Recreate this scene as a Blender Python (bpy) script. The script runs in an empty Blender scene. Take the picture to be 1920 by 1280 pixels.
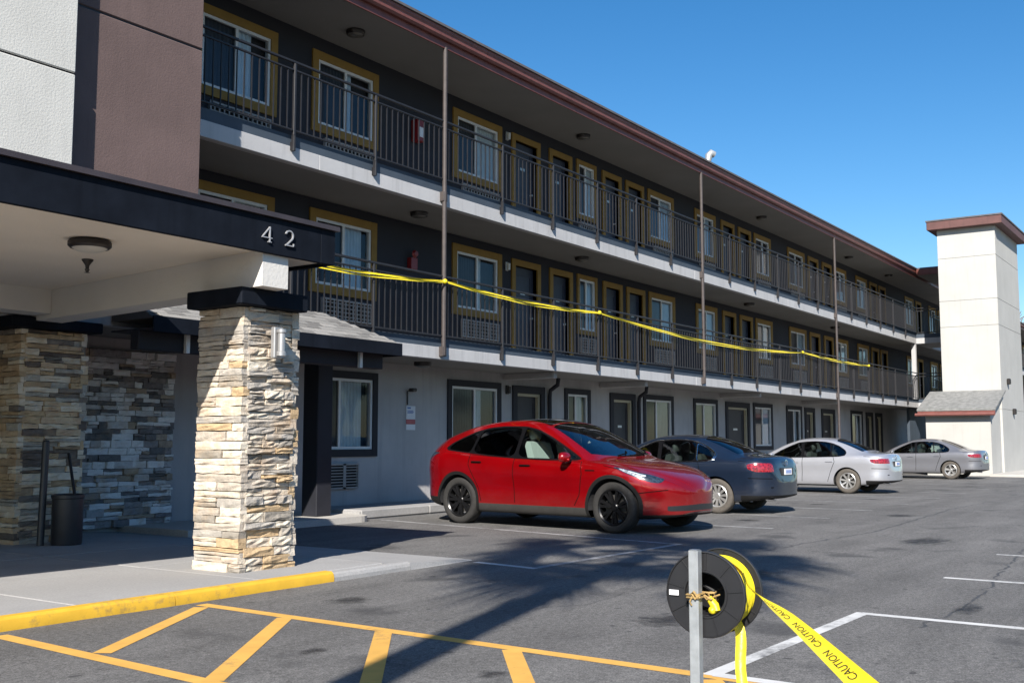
import bpy, bmesh, math, random
import numpy as np
from mathutils import Vector, Matrix, Euler

rnd = random.Random(42)
R = math.radians
scene = bpy.context.scene
COL = scene.collection

# ------------------------------------------------------------------ camera
PITCH, YAW, EYE = 5.370, 34.681, 1.30
cam_d = bpy.data.cameras.new('camera')
cam = bpy.data.objects.new('camera', cam_d)
COL.objects.link(cam)
cam_d.sensor_width = 36.0
cam_d.lens = 37.5
cam_d.clip_start = 0.05
cam_d.clip_end = 3000
cam.location = (0, 0, EYE)
cam.rotation_euler = (R(90 + PITCH), 0, R(YAW - 90))
scene.camera = cam

# ------------------------------------------------------------------ sky, sun, exposure
SUN_AZ = math.atan2(-0.419, -0.908)          # direction towards the sun in the ground plane
SUN_EL = R(33.5)
world = bpy.data.worlds.new('World')
scene.world = world
world.use_nodes = True
wn = world.node_tree
wn.nodes.clear()
w_out = wn.nodes.new('ShaderNodeOutputWorld')
w_bg = wn.nodes.new('ShaderNodeBackground')
w_sky = wn.nodes.new('ShaderNodeTexSky')
w_sky.sky_type = 'NISHITA'
w_sky.sun_disc = False
w_sky.sun_elevation = SUN_EL
w_sky.sun_rotation = math.atan2(math.cos(SUN_AZ), math.sin(SUN_AZ))
w_sky.altitude = 0
w_sky.air_density = 1.0
w_sky.dust_density = 0.3
w_sky.ozone_density = 3.0
w_hsv = wn.nodes.new('ShaderNodeHueSaturation')
w_hsv.inputs['Saturation'].default_value = 1.33
w_bg.inputs['Strength'].default_value = 0.080
wn.links.new(w_sky.outputs[0], w_hsv.inputs['Color'])
wn.links.new(w_hsv.outputs[0], w_bg.inputs[0])
wn.links.new(w_bg.outputs[0], w_out.inputs[0])

sun_d = bpy.data.lights.new('sun', 'SUN')
sun = bpy.data.objects.new('sun', sun_d)
COL.objects.link(sun)
sun_d.energy = 5.0
sun_d.angle = R(0.53)
sun_d.color = (1.0, 0.94, 0.86)
sdir = Vector((math.cos(SUN_AZ) * math.cos(SUN_EL), math.sin(SUN_AZ) * math.cos(SUN_EL), math.sin(SUN_EL)))
sun.rotation_euler = sdir.to_track_quat('Z', 'Y').to_euler()
sun.location = (0, 0, 30)

vs = scene.view_settings
vs.view_transform = 'Standard'
vs.look = 'None'
vs.gamma = 1.0
vs.exposure = 0.85
vs.use_curve_mapping = False
try:
    scene.cycles.use_denoising = True
    scene.cycles.max_bounces = 8
    scene.cycles.transparent_max_bounces = 16
    scene.cycles.caustics_reflective = False
    scene.cycles.caustics_refractive = False
except Exception:
    pass

# ------------------------------------------------------------------ materials
MATS = {}

def _new(name):
    m = bpy.data.materials.new(name)
    m.use_nodes = True
    nt = m.node_tree
    b = nt.nodes['Principled BSDF']
    MATS[name] = m
    return m, nt, b

def nnode(nt, typ, **kw):
    n = nt.nodes.new(typ)
    for k, v in kw.items():
        if hasattr(n, k):
            setattr(n, k, v)
        else:
            n.inputs[k].default_value = v
    return n

def ramp(nt, stops, interp='LINEAR'):
    r = nt.nodes.new('ShaderNodeValToRGB')
    r.color_ramp.interpolation = interp
    e = r.color_ramp.elements
    while len(e) < len(stops):
        e.new(0.5)
    for i, (p, c) in enumerate(stops):
        e[i].position = p
        e[i].color = (c, c, c, 1) if isinstance(c, (int, float)) else (*c, 1)
    return r

def mixc(nt, fac, a, b, blend='MIX'):
    m = nt.nodes.new('ShaderNodeMix')
    m.data_type = 'RGBA'
    m.blend_type = blend
    for sock, v in ((m.inputs[0], fac), (m.inputs[6], a), (m.inputs[7], b)):
        if hasattr(v, 'is_output'):
            nt.links.new(v, sock)
        elif isinstance(v, (int, float)):
            sock.default_value = v
        else:
            sock.default_value = (*v, 1) if len(v) == 3 else v
    return m.outputs[2]

def coords(nt, scale=(1, 1, 1), obj=False):
    """world-position coordinates (or object coordinates) for the procedural textures"""
    if obj:
        t = nt.nodes.new('ShaderNodeTexCoord')
        src = t.outputs['Object']
    else:
        g = nt.nodes.new('ShaderNodeNewGeometry')
        src = g.outputs['Position']
    mp = nt.nodes.new('ShaderNodeMapping')
    mp.inputs['Scale'].default_value = scale
    nt.links.new(src, mp.inputs['Vector'])
    return mp.outputs[0]

def noise(nt, vec, scale, detail=4, rough=0.55):
    n = nt.nodes.new('ShaderNodeTexNoise')
    n.inputs['Scale'].default_value = scale
    n.inputs['Detail'].default_value = detail
    n.inputs['Roughness'].default_value = rough
    nt.links.new(vec, n.inputs['Vector'])
    return n.outputs['Fac']

def bump(nt, b, height, strength, dist):
    bp = nt.nodes.new('ShaderNodeBump')
    bp.inputs['Strength'].default_value = strength
    bp.inputs['Distance'].default_value = dist
    nt.links.new(height, bp.inputs['Height'])
    nt.links.new(bp.outputs[0], b.inputs['Normal'])

def plain(name, col, rough=0.5, metal=0.0, var=0.12, scale=6.0, bmp=0.0, bscale=60.0, bdist=0.004, coat=0.0, spec=0.5, obj=False, streak=0.0):
    """painted / solid surface with mild tonal variation, optional grain and rain streaks"""
    m, nt, b = _new(name)
    v = coords(nt, obj=obj)
    n = noise(nt, v, scale)
    r = ramp(nt, [(0.25, tuple(c * (1 - var) for c in col)), (0.75, tuple(min(1, c * (1 + var)) for c in col))])
    nt.links.new(n, r.inputs[0])
    out = r.outputs[0]
    if streak:
        vs_ = coords(nt, (5.0, 5.0, 0.35))
        n2 = noise(nt, vs_, 2.0, 3)
        r2 = ramp(nt, [(0.52, 0.0), (0.75, streak)])
        nt.links.new(n2, r2.inputs[0])
        out = mixc(nt, r2.outputs[0], out, tuple(c * 0.55 for c in col))
    nt.links.new(out, b.inputs['Base Color'])
    b.inputs['Roughness'].default_value = rough
    b.inputs['Metallic'].default_value = metal
    b.inputs['Specular IOR Level'].default_value = spec
    b.inputs['Coat Weight'].default_value = coat
    b.inputs['Coat Roughness'].default_value = 0.04
    if bmp:
        bump(nt, b, noise(nt, v, bscale, 5, 0.6), bmp, bdist)
    return m

def make_asphalt():
    m, nt, b = _new('asphalt')
    v = coords(nt)
    big = noise(nt, v, 0.22, 5)
    mid = noise(nt, v, 1.7, 5, 0.65)
    fine = noise(nt, v, 90, 3, 0.7)
    r1 = ramp(nt, [(0.3, (0.105, 0.102, 0.099)), (0.7, (0.156, 0.152, 0.147))])
    nt.links.new(big, r1.inputs[0])
    r2 = ramp(nt, [(0.3, 0.35), (0.7, 0.62)])
    nt.links.new(mid, r2.inputs[0])
    c = mixc(nt, 0.4, r1.outputs[0], r2.outputs[0], 'OVERLAY')
    r3 = ramp(nt, [(0.3, 0.12), (0.5, 0.5), (0.70, 0.92)])
    nt.links.new(fine, r3.inputs[0])
    c = mixc(nt, 0.85, c, r3.outputs[0], 'OVERLAY')
    agg = noise(nt, v, 24, 4, 0.75)
    r3b = ramp(nt, [(0.32, 0.22), (0.5, 0.5), (0.68, 0.78)])
    nt.links.new(agg, r3b.inputs[0])
    c = mixc(nt, 0.7, c, r3b.outputs[0], 'OVERLAY')
    streak = noise(nt, coords(nt, (0.25, 1.6, 1)), 1.2, 5, 0.6)
    r3c = ramp(nt, [(0.35, 0.40), (0.65, 0.60)])
    nt.links.new(streak, r3c.inputs[0])
    c = mixc(nt, 0.7, c, r3c.outputs[0], 'OVERLAY')
    # drip stains
    st = noise(nt, coords(nt, (1, 1, 1)), 1.15, 6, 0.5)
    r4 = ramp(nt, [(0.60, 0.0), (0.70, 0.6)])
    nt.links.new(st, r4.inputs[0])
    c = mixc(nt, r4.outputs[0], c, (0.035, 0.035, 0.037))
    sp = noise(nt, v, 7.0, 2, 0.4)
    r5 = ramp(nt, [(0.70, 0.0), (0.735, 0.7)])
    nt.links.new(sp, r5.inputs[0])
    c = mixc(nt, r5.outputs[0], c, (0.03, 0.03, 0.032))
    # hairline cracks
    vo = nt.nodes.new('ShaderNodeTexVoronoi')
    vo.feature = 'DISTANCE_TO_EDGE'
    vo.inputs['Scale'].default_value = 0.23
    dist = nt.nodes.new('ShaderNodeVectorMath'); dist.operation = 'ADD'
    nz = nt.nodes.new('ShaderNodeTexNoise'); nz.inputs['Scale'].default_value = 1.4; nz.inputs['Detail'].default_value = 5
    nt.links.new(v, nz.inputs['Vector'])
    nt.links.new(v, dist.inputs[0]); nt.links.new(nz.outputs['Color'], dist.inputs[1])
    nt.links.new(dist.outputs[0], vo.inputs['Vector'])
    r6 = ramp(nt, [(0.0, 0.22), (0.0014, 0.0)])
    nt.links.new(vo.outputs['Distance'], r6.inputs[0])
    c = mixc(nt, r6.outputs[0], c, (0.02, 0.02, 0.02))
    nt.links.new(c, b.inputs['Base Color'])
    b.inputs['Roughness'].default_value = 0.86
    b.inputs['Specular IOR Level'].default_value = 0.35
    bump(nt, b, noise(nt, v, 110, 3, 0.7), 0.5, 0.006)
    return m
make_asphalt()

def make_concrete(name, c0, c1, stain=0.35):
    m, nt, b = _new(name)
    v = coords(nt)
    n1 = noise(nt, v, 1.1, 6, 0.6)
    r1 = ramp(nt, [(0.3, c0), (0.72, c1)])
    nt.links.new(n1, r1.inputs[0])
    n2 = noise(nt, v, 45, 4, 0.7)
    r2 = ramp(nt, [(0.3, 0.36), (0.7, 0.62)])
    nt.links.new(n2, r2.inputs[0])
    c = mixc(nt, 0.55, r1.outputs[0], r2.outputs[0], 'OVERLAY')
    n3 = noise(nt, v, 0.55, 5, 0.7)
    r3 = ramp(nt, [(0.52, 0.0), (0.72, stain)])
    nt.links.new(n3, r3.inputs[0])
    c = mixc(nt, r3.outputs[0], c, tuple(x * 0.45 for x in c0))
    nt.links.new(c, b.inputs['Base Color'])
    b.inputs['Roughness'].default_value = 0.88
    bump(nt, b, n2, 0.25, 0.004)
    return m
make_concrete('concrete', (0.27, 0.265, 0.26), (0.36, 0.355, 0.35))
make_concrete('concrete_pale', (0.40, 0.38, 0.35), (0.52, 0.50, 0.46), 0.2)

def make_line_paint(name, col, wear):
    """paint worn through to the asphalt in specks"""
    m, nt, b = _new(name)
    v = coords(nt)
    n1 = noise(nt, v, 14, 6, 0.75)
    n2 = noise(nt, v, 1.3, 3)
    add = nt.nodes.new('ShaderNodeMath'); add.operation = 'ADD'
    nt.links.new(n1, add.inputs[0]); nt.links.new(n2, add.inputs[1])
    r = ramp(nt, [(wear - 0.10, 0.0), (wear + 0.06, 0.85)])
    half = nt.nodes.new('ShaderNodeMath'); half.operation = 'MULTIPLY'; half.inputs[1].default_value = 0.5
    nt.links.new(add.outputs[0], half.inputs[0])
    nt.links.new(half.outputs[0], r.inputs[0])
    n3 = noise(nt, v, 5, 4)
    r3 = ramp(nt, [(0.3, tuple(c * 0.82 for c in col)), (0.7, col)])
    nt.links.new(n3, r3.inputs[0])
    c = mixc(nt, r.outputs[0], r3.outputs[0], (0.08, 0.08, 0.08))
    nt.links.new(c, b.inputs['Base Color'])
    b.inputs['Roughness'].default_value = 0.75
    bump(nt, b, noise(nt, v, 110, 3, 0.7), 0.4, 0.004)
    return m
make_line_paint('yellow_line_paint', (0.72, 0.40, 0.085), 0.66)
make_line_paint('white_line_paint', (0.62, 0.62, 0.61), 0.62)
make_line_paint('faded_line_paint', (0.42, 0.42, 0.42), 0.54)
make_line_paint('kerb_yellow', (0.70, 0.41, 0.03), 0.645)

plain('stucco_white', (0.56, 0.555, 0.52), 0.9, var=0.06, scale=2.0, bmp=0.45, bscale=40, bdist=0.012, streak=0.15)
plain('stucco_brown', (0.128, 0.088, 0.082), 0.9, var=0.12, scale=1.6, bmp=0.4, bscale=45, bdist=0.010, streak=0.2)
plain('stucco_cream', (0.435, 0.43, 0.405), 0.88, var=0.07, scale=0.9, bmp=0.5, bscale=20, bdist=0.01, streak=0.16)
plain('wall_slate', (0.017, 0.0185, 0.026), 0.85, var=0.15, scale=1.5, bmp=0.5, bscale=40, bdist=0.006)
plain('wall_grey', (0.40, 0.388, 0.385), 0.9, var=0.13, scale=1.0, bmp=0.6, bscale=30, bdist=0.01, streak=0.25)
plain('slab_white', (0.43, 0.43, 0.435), 0.85, var=0.09, scale=1.3, bmp=0.4, bscale=30, bdist=0.006, streak=0.35)
plain('slab_band', (0.045, 0.062, 0.085), 0.7, var=0.15, scale=2)
plain('soffit', (0.205, 0.20, 0.188), 0.92, var=0.09, scale=0.8, bmp=0.4, bscale=35, bdist=0.006, streak=0.0)
plain('canopy_soffit', (0.80, 0.73, 0.64), 0.9, var=0.06, scale=0.8, bmp=0.5, bscale=35, bdist=0.008)
plain('beam_white', (0.66, 0.64, 0.60), 0.88, var=0.06, scale=1.2, bmp=0.5, bscale=30, bdist=0.008)
plain('fascia_navy', (0.0085, 0.011, 0.017), 0.7, var=0.3, scale=3, bmp=0.35, bscale=18, bdist=0.004, streak=0.5, spec=0.08)
plain('flashing', (0.045, 0.036, 0.040), 0.5, var=0.2, scale=4)
plain('cap_brown', (0.112, 0.048, 0.042), 0.6, var=0.2, scale=2, streak=0.4)
plain('gutter_red', (0.175, 0.060, 0.050), 0.5, var=0.18, scale=3, streak=0.4)
plain('roof_edge', (0.10, 0.095, 0.10), 0.8, var=0.2, scale=6)
plain('rail_metal', (0.017, 0.0165, 0.019), 0.5, var=0.2, scale=8)
plain('post_brown', (0.060, 0.049, 0.046), 0.6, var=0.22, scale=9)
plain('gold_trim', (0.25, 0.142, 0.024), 0.7, var=0.14, scale=4, bmp=0.2, bscale=30)
plain('dark_trim', (0.009, 0.010, 0.016), 0.75, var=0.2, scale=4)
plain('vinyl_white', (0.66, 0.66, 0.65), 0.4, var=0.05)
plain('cream_trim', (0.42, 0.38, 0.27), 0.6, var=0.1)
plain('door_navy', (0.026, 0.030, 0.048), 0.5, var=0.2)
plain('door_brown', (0.020, 0.018, 0.021), 0.55, var=0.2)
plain('ac_grey', (0.30, 0.29, 0.28), 0.6, var=0.12)
plain('black_void', (0.012, 0.012, 0.014), 0.9, var=0.2)
plain('room_dark', (0.03, 0.03, 0.035), 0.95, var=0.2)
plain('lamp_black', (0.018, 0.015, 0.014), 0.45, var=0.2)
plain('lamp_lens', (0.62, 0.60, 0.55), 0.3, var=0.03)
plain('lamp_lens_dim', (0.10, 0.095, 0.085), 0.3, var=0.1)
plain('digit_grey', (0.42, 0.42, 0.43), 0.4, metal=0.3)
plain('far_wall', (0.30, 0.27, 0.23), 0.9, var=0.2, scale=0.3)
plain('sconce_grey', (0.42, 0.42, 0.42), 0.4, metal=0.6, var=0.1)
plain('steel', (0.52, 0.53, 0.54), 0.42, metal=0.85, var=0.12, scale=20)
plain('galvanised', (0.42, 0.44, 0.45), 0.5, metal=0.55, var=0.16, scale=26, streak=0.2)
plain('red_box', (0.20, 0.012, 0.014), 0.4, var=0.1)
plain('paper_white', (0.72, 0.72, 0.74), 0.7, var=0.04)
plain('print_blue', (0.10, 0.18, 0.42), 0.7)
plain('print_red', (0.45, 0.12, 0.12), 0.7)
plain('print_black', (0.012, 0.012, 0.012), 0.6)
plain('black_plastic', (0.018, 0.018, 0.020), 0.42, var=0.12, scale=15)
plain('rope', (0.36, 0.24, 0.09), 0.9, var=0.35, scale=80)
plain('bin_dark', (0.045, 0.043, 0.046), 0.38, metal=0.3, var=0.15)
plain('bark', (0.12, 0.09, 0.065), 0.95, var=0.3, scale=9, bmp=0.8, bscale=20, bdist=0.02)
plain('twig', (0.13, 0.10, 0.085), 0.95, var=0.3, scale=9)
plain('palm_leaf', (0.060, 0.095, 0.028), 0.55, var=0.3, scale=3)
plain('tree_leaf', (0.050, 0.085, 0.025), 0.6, var=0.4, scale=2)
plain('tyre', (0.022, 0.021, 0.020), 0.85, var=0.25, scale=18, obj=True)
plain('tyre_dusty', (0.085, 0.075, 0.064), 0.9, var=0.2, scale=18, obj=True)
plain('rim_black', (0.012, 0.012, 0.013), 0.28, metal=0.4, var=0.1)
plain('rim_silver', (0.55, 0.54, 0.52), 0.33, metal=0.75, var=0.08)
plain('brake', (0.10, 0.095, 0.09), 0.6, metal=0.5)
plain('chrome', (0.72, 0.73, 0.75), 0.14, metal=1.0, var=0.03)
plain('car_lining', (0.022, 0.022, 0.024), 0.85)
plain('car_cladding', (0.010, 0.010, 0.010), 0.6, var=0.15, spec=0.2)
plain('trim_black', (0.004, 0.004, 0.005), 0.35, spec=0.25)
plain('sill_dusty', (0.028, 0.026, 0.024), 0.75, var=0.25)
plain('seat_white', (0.60, 0.60, 0.58), 0.6, var=0.04)
plain('seat_dark', (0.05, 0.05, 0.05), 0.7)
plain('seam', (0.004, 0.004, 0.004), 0.9, spec=0.05)
plain('dirt', (0.10, 0.085, 0.06), 0.95, var=0.4, scale=20)

def make_paint(name, col, metal=0.35, rough=0.32, flake=0.1):
    m, nt, b = _new(name)
    v = coords(nt, obj=True)
    n = noise(nt, v, 2.2, 4)
    r = ramp(nt, [(0.3, tuple(c * (1 - flake) for c in col)), (0.7, tuple(c * (1 + flake) for c in col))])
    nt.links.new(n, r.inputs[0])
    # road dust low on the body
    sep = nt.nodes.new('ShaderNodeSeparateXYZ')
    nt.links.new(v, sep.inputs[0])
    r2 = ramp(nt, [(0.15, 0.30), (0.55, 0.0)])
    nt.links.new(sep.outputs[2], r2.inputs[0])
    n2 = noise(nt, v, 6, 5)
    mm = nt.nodes.new('ShaderNodeMath'); mm.operation = 'MULTIPLY'
    nt.links.new(r2.outputs[0], mm.inputs[0]); nt.links.new(n2, mm.inputs[1])
    c = mixc(nt, mm.outputs[0], r.outputs[0], (0.16, 0.14, 0.12))
    nt.links.new(c, b.inputs['Base Color'])
    b.inputs['Metallic'].default_value = metal
    b.inputs['Roughness'].default_value = rough
    b.inputs['Coat Weight'].default_value = 1.0
    b.inputs['Coat Roughness'].default_value = 0.035
    return m
make_paint('paint_red', (0.25, 0.0006, 0.0025), 0.40, 0.22)
make_paint('paint_navy', (0.012, 0.022, 0.045), 0.45, 0.33)
make_paint('paint_silver', (0.52, 0.53, 0.57), 0.6, 0.34, 0.03)
make_paint('paint_grey', (0.25, 0.255, 0.28), 0.6, 0.36, 0.03)
make_paint('paint_black', (0.010, 0.012, 0.018), 0.3, 0.3)

def make_glass(name, tint, clear, rough=0.02, ior=1.75):
    """thin pane: mirror-like at grazing angles, tinted see-through otherwise"""
    m, nt, b = _new(name)
    nt.nodes.remove(b)
    out = nt.nodes['Material Output']
    tr = nnode(nt, 'ShaderNodeBsdfTransparent'); tr.inputs[0].default_value = (*[t * clear for t in tint], 1)
    gl = nnode(nt, 'ShaderNodeBsdfGlossy'); gl.inputs['Roughness'].default_value = rough
    gl.inputs[0].default_value = (0.95, 0.97, 1.0, 1)
    fr = nnode(nt, 'ShaderNodeFresnel'); fr.inputs[0].default_value = ior
    # faint waviness of the pane
    bp = nt.nodes.new('ShaderNodeBump'); bp.inputs['Strength'].default_value = 0.03; bp.inputs['Distance'].default_value = 0.02
    nt.links.new(noise(nt, coords(nt), 2.5, 2), bp.inputs['Height'])
    nt.links.new(bp.outputs[0], gl.inputs['Normal'])
    mx = nt.nodes.new('ShaderNodeMixShader')
    nt.links.new(fr.outputs[0], mx.inputs[0]); nt.links.new(tr.outputs[0], mx.inputs[1]); nt.links.new(gl.outputs[0], mx.inputs[2])
    nt.links.new(mx.outputs[0], out.inputs[0])
    return m
make_glass('glass_window', (0.92, 0.97, 1.0), 0.95, ior=1.42)
make_glass('glass_screen', (0.9, 0.93, 1.0), 0.30, 0.08, ior=1.35)
make_glass('glass_car', (0.76, 0.90, 0.86), 0.82)
make_glass('glass_car_dark', (0.5, 0.55, 0.55), 0.03)
make_glass('glass_windscreen', (0.72, 0.86, 0.86), 0.5, ior=2.3)
make_glass('glass_lens', (0.9, 0.93, 0.95), 0.75)

def make_curtain(name, col):
    m, nt, b = _new(name)
    v = coords(nt)
    n = noise(nt, v, 5, 3)
    r = ramp(nt, [(0.3, tuple(c * 0.88 for c in col)), (0.7, col)])
    nt.links.new(n, r.inputs[0])
    nt.links.new(r.outputs[0], b.inputs['Base Color'])
    b.inputs['Roughness'].default_value = 0.9
    return m
make_curtain('curtain_blue', (0.72, 0.80, 0.86))
make_curtain('curtain_pale', (0.84, 0.83, 0.78))
make_curtain('curtain_tan', (0.58, 0.52, 0.42))

def make_lamp_red(name, col):
    m, nt, b = _new(name)
    v = coords(nt, obj=True)
    n = noise(nt, v, 28, 2)
    r = ramp(nt, [(0.35, tuple(c * 0.5 for c in col)), (0.65, tuple(min(1, c * 1.6) for c in col))])
    nt.links.new(n, r.inputs[0])
    nt.links.new(r.outputs[0], b.inputs['Base Color'])
    b.inputs['Roughness'].default_value = 0.15
    b.inputs['Coat Weight'].default_value = 1.0
    return m
make_lamp_red('lamp_red', (0.22, 0.010, 0.016))
make_lamp_red('lamp_dark_red', (0.10, 0.006, 0.008))
make_lamp_red('lamp_clear', (0.34, 0.38, 0.42))
make_lamp_red('lamp_smoke', (0.02, 0.03, 0.045))

def make_stone(name, stops):
    """each stone takes its own tone from its object's random number"""
    m, nt, b = _new(name)
    oi = nt.nodes.new('ShaderNodeObjectInfo')
    r = ramp(nt, stops, 'CONSTANT')
    nt.links.new(oi.outputs['Random'], r.inputs[0])
    v = coords(nt)
    n1 = noise(nt, v, 7, 6, 0.65)
    r1 = ramp(nt, [(0.3, 0.34), (0.7, 0.66)])
    nt.links.new(n1, r1.inputs[0])
    c = mixc(nt, 0.8, r.outputs[0], r1.outputs[0], 'OVERLAY')
    n2 = noise(nt, v, 3.0, 4)
    r2 = ramp(nt, [(0.52, 0.0), (0.68, 0.45)])
    nt.links.new(n2, r2.inputs[0])
    c = mixc(nt, r2.outputs[0], c, (0.46, 0.31, 0.17))
    nt.links.new(c, b.inputs['Base Color'])
    b.inputs['Roughness'].default_value = 0.92
    bump(nt, b, noise(nt, v, 22, 7, 0.68), 0.9, 0.018)
    return m
make_stone('stone_light', [(0.0, (0.56, 0.48, 0.38)), (0.15, (0.42, 0.37, 0.31)), (0.30, (0.60, 0.53, 0.43)), (0.46, (0.50, 0.36, 0.21)),
                           (0.60, (0.38, 0.35, 0.31)), (0.72, (0.60, 0.53, 0.44)), (0.88, (0.29, 0.26, 0.22))])
make_stone('stone_tan', [(0.0, (0.62, 0.47, 0.31)), (0.15, (0.70, 0.61, 0.48)), (0.30, (0.44, 0.32, 0.20)), (0.42, (0.76, 0.66, 0.51)),
                         (0.58, (0.22, 0.19, 0.16)), (0.68, (0.54, 0.39, 0.23)), (0.80, (0.45, 0.42, 0.36)), (0.93, (0.16, 0.13, 0.11))])
make_stone('stone_grey', [(0.0, (0.46, 0.45, 0.44)), (0.14, (0.78, 0.78, 0.76)), (0.30, (0.30, 0.28, 0.27)), (0.42, (0.60, 0.59, 0.57)),
                          (0.56, (0.15, 0.15, 0.15)), (0.66, (0.82, 0.81, 0.78)), (0.82, (0.42, 0.34, 0.26)), (0.93, (0.2, 0.19, 0.19))])
plain('mortar', (0.07, 0.065, 0.06), 0.95, var=0.2)

def make_shingle(name, stops, obj_rand=True):
    m, nt, b = _new(name)
    v = coords(nt)
    n1 = noise(nt, v, 60, 4, 0.7)
    if obj_rand:
        oi = nt.nodes.new('ShaderNodeObjectInfo')
        r = ramp(nt, stops)
        nt.links.new(oi.outputs['Random'], r.inputs[0])
    else:
        br = nt.nodes.new('ShaderNodeTexNoise'); br.inputs['Scale'].default_value = 6
        nt.links.new(coords(nt, (1, 1, 2)), br.inputs['Vector'])
        r = ramp(nt, stops)
        nt.links.new(br.outputs['Fac'], r.inputs[0])
    r1 = ramp(nt, [(0.3, 0.3), (0.7, 0.7)])
    nt.links.new(n1, r1.inputs[0])
    c = mixc(nt, 0.6, r.outputs[0], r1.outputs[0], 'OVERLAY')
    nt.links.new(c, b.inputs['Base Color'])
    b.inputs['Roughness'].default_value = 0.95
    bump(nt, b, n1, 0.6, 0.006)
    return m
make_shingle('shingle', [(0.0, (0.13, 0.125, 0.12)), (0.5, (0.20, 0.195, 0.185)), (1.0, (0.27, 0.26, 0.245))])
make_shingle('shingle_far', [(0.3, (0.15, 0.155, 0.15)), (0.7, (0.24, 0.24, 0.235))], False)

def make_tape(name, col):
    m, nt, b = _new(name)
    v = coords(nt)
    r = ramp(nt, [(0.3, tuple(c * 0.85 for c in col)), (0.7, col)])
    nt.links.new(noise(nt, v, 9, 3), r.inputs[0])
    nt.links.new(r.outputs[0], b.inputs['Base Color'])
    b.inputs['Roughness'].default_value = 0.42
    bump(nt, b, noise(nt, coords(nt), 45, 3), 0.35, 0.006)
    return m
def make_stain():
    m, nt, b = _new('oil_stain')
    v = coords(nt, obj=True)
    ln = nt.nodes.new('ShaderNodeVectorMath'); ln.operation = 'LENGTH'
    nt.links.new(v, ln.inputs[0])
    n = noise(nt, coords(nt), 9, 5, 0.6)
    sub = nt.nodes.new('ShaderNodeMath'); sub.operation = 'SUBTRACT'
    nt.links.new(n, sub.inputs[0]); nt.links.new(ln.outputs['Value'], sub.inputs[1])
    r = ramp(nt, [(0.0, 0.0), (0.35, 0.5)])
    nt.links.new(sub.outputs[0], r.inputs[0])
    b.inputs['Base Color'].default_value = (0.022, 0.021, 0.021, 1)
    b.inputs['Roughness'].default_value = 0.6
    nt.links.new(r.outputs[0], b.inputs['Alpha'])
make_stain()
plain('tar_seal', (0.058, 0.057, 0.056), 0.7, var=0.3, scale=12)
make_tape('tape_yellow', (0.80, 0.64, 0.02))

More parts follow.
